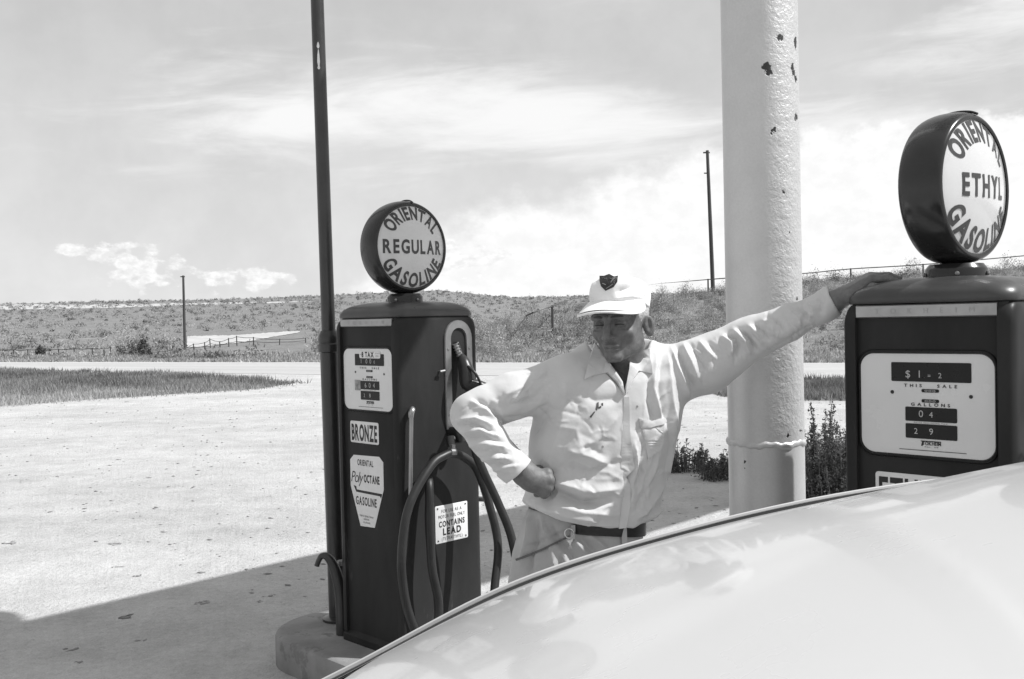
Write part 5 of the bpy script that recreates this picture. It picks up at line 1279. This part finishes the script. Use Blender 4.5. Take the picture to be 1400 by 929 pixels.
ky = AT(778, 728, 2.79); hb = BT.ray_cast(CAMP, ray(778, 728).normalized())
kc = (hb[0] if hb[0] else Vector(ky)) + Vector((0, -.014, 0)); stl = pmat('key_steel', .6, .25, metal=.9)
mb = MB(); mb.tube([kc + Vector((.013 * math.cos(a), -.003 * math.sin(a * 2), .013 * math.sin(a))) for a in np.linspace(0, 2 * math.pi, 25)], .0022, 8)
kr = mb.build('key_ring', stl, man, world=True, smooth=180)
for dx_, an in ((-.004, .25), (.004, -.15), (0, .05)):
    mb = MB(); a0 = kc + Vector((dx_, -.003, -.013)); e_ = a0 + Vector((math.sin(an) * .03, .001, -.03))
    mb.tube([a0, a0.lerp(e_, .3), a0.lerp(e_, .35), e_], [.006, .006, .0028, .0022], 6, flat=.3); mb.build('key', stl, kr, world=True)
# shoes
shoem = pmat('worn_black_shoe', .02, .4, var=.3)
for f_, yaw in zip(FT, (-.25, .2)):
    Rz = Matrix.Rotation(yaw, 4, 'Z'); T_ = Matrix.Translation((f_[0], f_[1], 0)) @ Rz
    prof = [(.085, .030, .075), (.06, .040, .10), (0, .043, .115), (-.06, .046, .085), (-.12, .050, .06), (-.17, .046, .045), (-.205, .030, .032), (-.215, .012, .02)]
    mb = MB(); mb.loft([[T_ @ Vector((w * math.sin(a) * (1.0 if math.cos(a) > -.3 else 1.05), y, max(0.002, h / 2 + h / 2 * math.cos(a)))) for a in (2 * math.pi * j / 20 for j in range(20))] for y, w, h in prof]).build('shoe', shoem, man, world=True, smooth=60)

# ---- eyes, hair
eyem = pmat('eye', .28, .1, var=.05, coat=.6); irism = pmat('iris', .02, .1, coat=.6); lashm = pmat('lash_dark', .03, .7); hairm = pmat('grey_hair', .42, .6, var=.5, scale=90, bump=.5, bscale=200, stretch=(1, .2, 1))
for sx in (-1, 1):
    mb = MB(); rr_ = []
    path = [h2w((sx * .031 + x_, -.0945 + .010 * (abs(x_) / .016) ** 2 * .8, .0145 + .0022 * (1 - (x_ / .016) ** 2) - .0015)) for x_ in np.linspace(-.014, .014, 9)]
    mb.tube(path, [.0006, .0012, .0018, .0021, .0022, .0021, .0018, .0012, .0006], 8); e_ = mb.build('eye', lashm, man, world=True, smooth=180)  # dark lash line across the squinting lids
    mb = MB(); rr_ = []
    path = [h2w((sx * (.012 + .036 * t_), -.1055 + .022 * t_ ** 1.6, .036 + .004 * math.sin(t_ * 2.6) - .003 * t_)) for t_ in np.linspace(0, 1, 9)]
    mb.tube(path, [.0015, .003, .0034, .0034, .0032, .003, .0026, .002, .001], 8); mb.build('eyebrow', pmat('brow_hair', .05, .8, var=.4, scale=120), man, world=True, smooth=180)
def hair_sdf(p):
    d = sd_ell(p, (0, .020, .046), (.0785, .096, .083)); s = p.copy(); s[:, 0] = np.abs(s[:, 0])
    d = smax(d, p[:, 2] - .062 + .3 * np.clip(p[:, 1], 0, 1), .004)                                # up to the cap
    d = smax(d, -(p[:, 1] + .030 + (p[:, 2] - .02) * -.1), .006)      # temples
    d = smax(d, -(p[:, 2] + .052), .006)
    d = smax(d, -sd_ell(s, (.086, .010, -.012), (.03, .024, .040)), .004)
    return d + .0012 * np.sin(p[:, 2] * 700 + 6 * np.sin(p[:, 1] * 90)) * .6
Vg, Fg = surfnet(hair_sdf, (-.09, -.08, -.07), (.09, .13, .11), .0024); link('hair', h2w(relax(Vg, Fg, 1)), Fg, hairm, man, world=True, smooth=180)

# ---- cap: soft crown, band, stitched brim, shield badge
def cap_sdf(p):
    zc_ = .078 - .38 * np.clip(p[:, 1] + .01, 0, 1)
    d = sd_ell(p, (0, .008, .068), (.080, .100, .066))
    d = smin(d, sd_ell(p, (0, -.044, .104), (.064, .048, .048)), .025)
    d = smin(d, sd_ell(p, (.010, .048, .088), (.064, .052, .046)), .03)
    d = smin(d, smax(sd_ell(p, (0, .010, .05), (.0790, .0995, .3)), np.abs(p[:, 2] - .080 + .38 * np.clip(p[:, 1] + .01, 0, 1)) - .014, .004), .010)
    return smax(d, zc_ - p[:, 2] - .012, .004)
Vc, Fc = surfnet(cap_sdf, (-.12, -.13, .01), (.12, .15, .17), .0026); Vc = relax(Vc, Fc, 2, .5)
Nc = vnormals(Vc, Fc); Vc = h2w(Vc + Nc * (cloth_noise(Vc, 5, 30, (25, 90)) * .55)[:, None])
Vc = folds(Vc, Fc, [(-.0055, 6, [(840, 400), (862, 394), (890, 392)]), (.004, 6, [(850, 386), (872, 384), (892, 392)]), (-.005, 4, [(872, 400), (884, 406), (892, 416)]), (.005, 4, [(835, 410), (862, 405), (885, 408)]), (-.005, 4, [(884, 386), (888, 402), (893, 418)]), (.004, 5, [(812, 382), (811, 395), (809, 410)])])
cap = link('cap', Vc, Fc, capm, man, world=True, smooth=180)
top_, bot_ = [], []; na_, nr_ = 41, 13
edge = []
for i in range(na_):
    a = math.radians(-82 + 164 * i / (na_ - 1)); c, s_ = math.cos(a), math.sin(a); row = []
    for j in range(nr_):
        t_ = j / (nr_ - 1); ext = .082 * (max(0, c) ** .5) * t_
        x = (.082) * s_ + s_ * ext * .40; y = -.094 * c - ext + .008
        z = .086 - .26 * ext - 2.6 * x * x * (.35 + .65 * t_) - .9 * ext * ext
        row.append((x, y, z))
    top_.append(row); edge.append(row[-1])
Vq = [p for r in top_ for p in r]; nq = len(Vq); Vq += [(x, y, z - .0045) for x, y, z in Vq]
Fq = []
for i in range(na_ - 1):
    for j in range(nr_ - 1):
        f = [i * nr_ + j, i * nr_ + j + 1, (i + 1) * nr_ + j + 1, (i + 1) * nr_ + j]; Fq.append(f); Fq.append([q_ + nq for q_ in f[::-1]])
    o_ = nr_ - 1; Fq.append([i * nr_ + o_, i * nr_ + o_ + nq, (i + 1) * nr_ + o_ + nq, (i + 1) * nr_ + o_]); Fq.append([i * nr_, (i + 1) * nr_, (i + 1) * nr_ + nq, i * nr_ + nq])
brim = link('brim', h2w(Vq), Fq, capm, cap, world=True, smooth=60)
mb = MB(); mb.tube([h2w((x * .965, y + .0055, z + .0035)) for x, y, z in edge[1:-1]], .0014, 6); mb.build('brim_piping', threadm, brim, world=True)
BC = BVHTree.FromPolygons(Vc.tolist(), Fc.tolist())
badge = patch('shield_badge', BC, [(820, 378), (826, 378), (833, 375.5), (839, 378.5), (845, 377.5), (844, 386), (839, 393), (828, 398), (822, 392), (820, 385)], .003, pmat('badge_dark', .02, .4, var=.4, scale=60), cap, 2.)
BG = BC
embm = pmat('badge_thread', .22, .6)
for ln_ in ([(823, 381), (830, 382)], [(834, 381), (841, 385)], [(840, 380), (835, 387)], [(824, 388), (830, 385), (829, 390)], [(829, 395), (838, 389)]):
    a, b_ = ln_[0], ln_[-1]; nx_, ny_ = -(b_[1] - a[1]), b_[0] - a[0]; L_ = math.hypot(nx_, ny_); nx_, ny_ = nx_ / L_ * .45, ny_ / L_ * .45
    patch('badge_stitching', BC, [(a[0] + nx_, a[1] + ny_), (b_[0] + nx_, b_[1] + ny_), (b_[0] - nx_, b_[1] - ny_), (a[0] - nx_, a[1] - ny_)], .0042, embm, cap, 2.)
# ------------------------------------------------------------------ the car in the foreground
carm = pmat('white_car_enamel', .57, .30, var=.02, scale=1.5, coat=.5, spec=.25)
cglass = bpy.data.materials.new('car_glass'); cglass.use_nodes = True
b = cglass.node_tree.nodes['Principled BSDF']; b.inputs['Base Color'].default_value = (.05, .05, .05, 1); b.inputs['Roughness'].default_value = .04; b.inputs['Transmission Weight'].default_value = .6; b.inputs['Coat Weight'].default_value = .5
tyrem = pmat('tyre', .02, .8, bump=.2); 
CANG = math.radians(-15)
CO = Vector((-.142, 1.019, 0)); HW = .55
car = tag(empty('parked_car', CO, CANG), 'white car in the foreground, its long glossy roof sloping down to the left', 'car')
ZS = [-2.2, -1.5, -1.0, -.6, -.31, 0, .253, .487, .725, 1.0, 1.3, 1.6, 1.8]
ZE = [-1.0, -.95, -.88, -.738, -.588, -.420, -.329, -.268, -.232, -.221, -.25, -.29, -.325]
ZD = [.03, .03, .04, .05, .048, .042, .042, .062, .096, .115, .12, .12, .12]
def smooth_interp(s, xs, ys):
    xs = np.array(xs); ys = np.array(ys); m = np.gradient(ys, xs); i = int(np.clip(np.searchsorted(xs, s) - 1, 0, len(xs) - 2)); h = xs[i + 1] - xs[i]; t = (s - xs[i]) / h
    return (2 * t**3 - 3 * t**2 + 1) * ys[i] + (t**3 - 2 * t**2 + t) * h * m[i] + (-2 * t**3 + 3 * t**2) * ys[i + 1] + (t**3 - t**2) * h * m[i + 1]
def roofz(s, y):
    q_ = min(1., abs(y) / HW)
    return 1.58 + smooth_interp(s, ZS, ZE) + smooth_interp(s, ZS, ZD) * (1 - q_ ** 2.0)
mb = MB(); ss = np.linspace(-1.25, 1.55, 113); ys = np.concatenate([np.linspace(-1, 1, 41)]) * HW
top = []; 
for s_ in ss: top.append([(s_, y, roofz(s_, y)) for y in ys])
hole = lambda s_, y: -.80 < s_ < -.16 and abs(y) < .36
n = len(ys); mb.v = [p for r in top for p in r] + [(p[0], p[1], p[2] - .02) for r in top for p in r]; N = len(top) * n
for i in range(len(ss) - 1):
    for j in range(n - 1):
        if hole((ss[i] + ss[i + 1]) / 2, (ys[j] + ys[j + 1]) / 2): continue
        f = (i * n + j, (i + 1) * n + j, (i + 1) * n + j + 1, i * n + j + 1); mb.f += [f, tuple(q_ + N for q_ in f[::-1])]
mb.build('roof', carm, car, smooth=60)
mb = MB(); g_ = [[(s_, y, roofz(s_, y) - .010) for y in np.linspace(-.365, .365, 13)] for s_ in np.linspace(-.81, -.15, 12)]
mb.loft(g_, caps=False, closed=False); mb.build('rear_window', cglass, car, smooth=180)
railm = pmat('rail_chrome', .62, .2, metal=.9); gapm = pmat('rail_gutter_rubber', .02, .7)  # gutter strip is dark rubber sealing
for sgn in (1, -1):
    S_ = np.linspace(-1.25, 1.55, 100); gw = [.034 - .026 * float(sstep(q_, -.45, .28)) for q_ in S_]
    mb = MB(); mb.loft([[(s_, sgn * (HW + .0005), roofz(s_, HW) - .001), (s_, sgn * (HW + g_), roofz(s_, HW) + .003), (s_, sgn * (HW + g_), roofz(s_, HW) - .016), (s_, sgn * (HW - .004), roofz(s_, HW) - .018)] for s_, g_ in zip(S_, gw)]); dr = mb.build('drip_rail', gapm, car, smooth=0)
    MB().tube([(s_, sgn * (HW + g_ + .003), roofz(s_, HW) + .004) for s_, g_ in zip(S_, gw)], [.0062 - .0025 * float(sstep(q_, -.2, .4)) for q_ in S_], 8).build('rail_bead', carm, dr)
# body below the roof: lofted shell
def sect(s_, hw, zt, zb):
    return [(s_, y * hw, zb + (zt - zb) * z) for y, z in ((-.86, 0), (-.98, .12), (-1.0, .45), (-.985, .78), (-.93, .94), (-.80, 1.0), (0, 1.03), (.80, 1.0), (.93, .94), (.985, .78), (1.0, .45), (.98, .12), (.86, 0))]
mb = MB(); secs = [(-2.35, .55, .62, .42), (-2.28, .70, .74, .34), (-1.9, .78, .84, .27), (-1.2, .80, .87, .24), (-.4, .80, .88, .24), (.8, .80, .88, .24), (1.6, .80, .90, .24), (2.3, .79, .90, .26), (2.85, .76, .84, .30), (3.0, .66, .74, .38)]
mb.loft([sect(*q_) for q_ in secs]).build('body', carm, car, smooth=50)
for sgn in (1, -1):
    mb = MB(); lo, hi = [], []
    for s_ in np.linspace(-.85, 1.5, 40):
        zt = roofz(s_, HW) - .012; hi.append((s_, sgn * (HW - .005), zt)); lo.append((s_ * 1.04, sgn * .70, min(.88, zt - .01)))
    mb.loft([lo, hi], caps=False, closed=False); mb.build('side_window', cglass, car, smooth=180)
    for s_ in (-.75, .25, 1.28):
        zt = roofz(s_, HW) - .012; MB().tube([(s_ * 1.04, sgn * .705, min(.88, zt - .01)), (s_, sgn * (HW - .002), zt)], .022, 6).build('pillar', carm, car)
    MB().tube([(-2.1, sgn * .79, .60), (2.8, sgn * .775, .62)], .014, 6).build('side_trim', railm, car)
    for s_ in (-1.5, 1.95):
        Mx = Matrix.Translation((s_, sgn * .70, .33)) @ Matrix.Rotation(math.pi / 2, 4, 'X')
        w_ = MB().lathe([(.19, -.08), (.31, -.10), (.33, -.07), (.33, .07), (.31, .10), (.19, .08)], Mx, 40, caps=False).build('wheel', tyrem, car, smooth=60)
        MB().lathe([(.195, -.06), (.17, -.085), (.05, -.10), (.001, -.10)] if sgn > 0 else [(.001, .10), (.05, .10), (.17, .085), (.195, .06)], Mx, 32).build('hubcap', railm, w_)
    hl = MB().lathe([(.095, 0), (.10, .03), (.08, .055), (.001, .07)], Matrix.Translation((2.90, sgn * .56, .70)) @ Matrix.Rotation(math.pi / 2, 4, 'Y'), 24).build('headlight', cglass, car)
    MB().lathe([(.05, 0), (.045, .03), (.001, .05)], Matrix.Translation((-2.30, sgn * .55, .62)) @ Matrix.Rotation(-math.pi / 2, 4, 'Y'), 16).build('taillight', pmat('tail_lens', .08, .2), car)
mb = MB(); g_ = [[(1.52 + t_ * .42, y * (1 + t_ * .2), lerp(roofz(1.52, y) - .012, .915, t_)) for y in np.linspace(-.54, .54, 15)] for t_ in np.linspace(0, 1, 6)]
mb.loft(g_, caps=False, closed=False); mb.build('windscreen', cglass, car, smooth=180)
for s_, h in ((3.06, .75), (-2.42, .72)):
    MB().tube([(s_ - math.copysign(.25, s_), -.80, .45), (s_, -h * .8, .46), (s_ + math.copysign(.05, s_), 0, .46), (s_, h * .8, .46), (s_ - math.copysign(.25, s_), .80, .45)], .06, 10, smooth=5).build('bumper', railm, car)
MB().loft([[(2.99 + d_, y, z) for y, z in rrect(.8, .2, .06, 4, 0, .58)] for d_ in (0, .03)]).build('grille', railm, car)
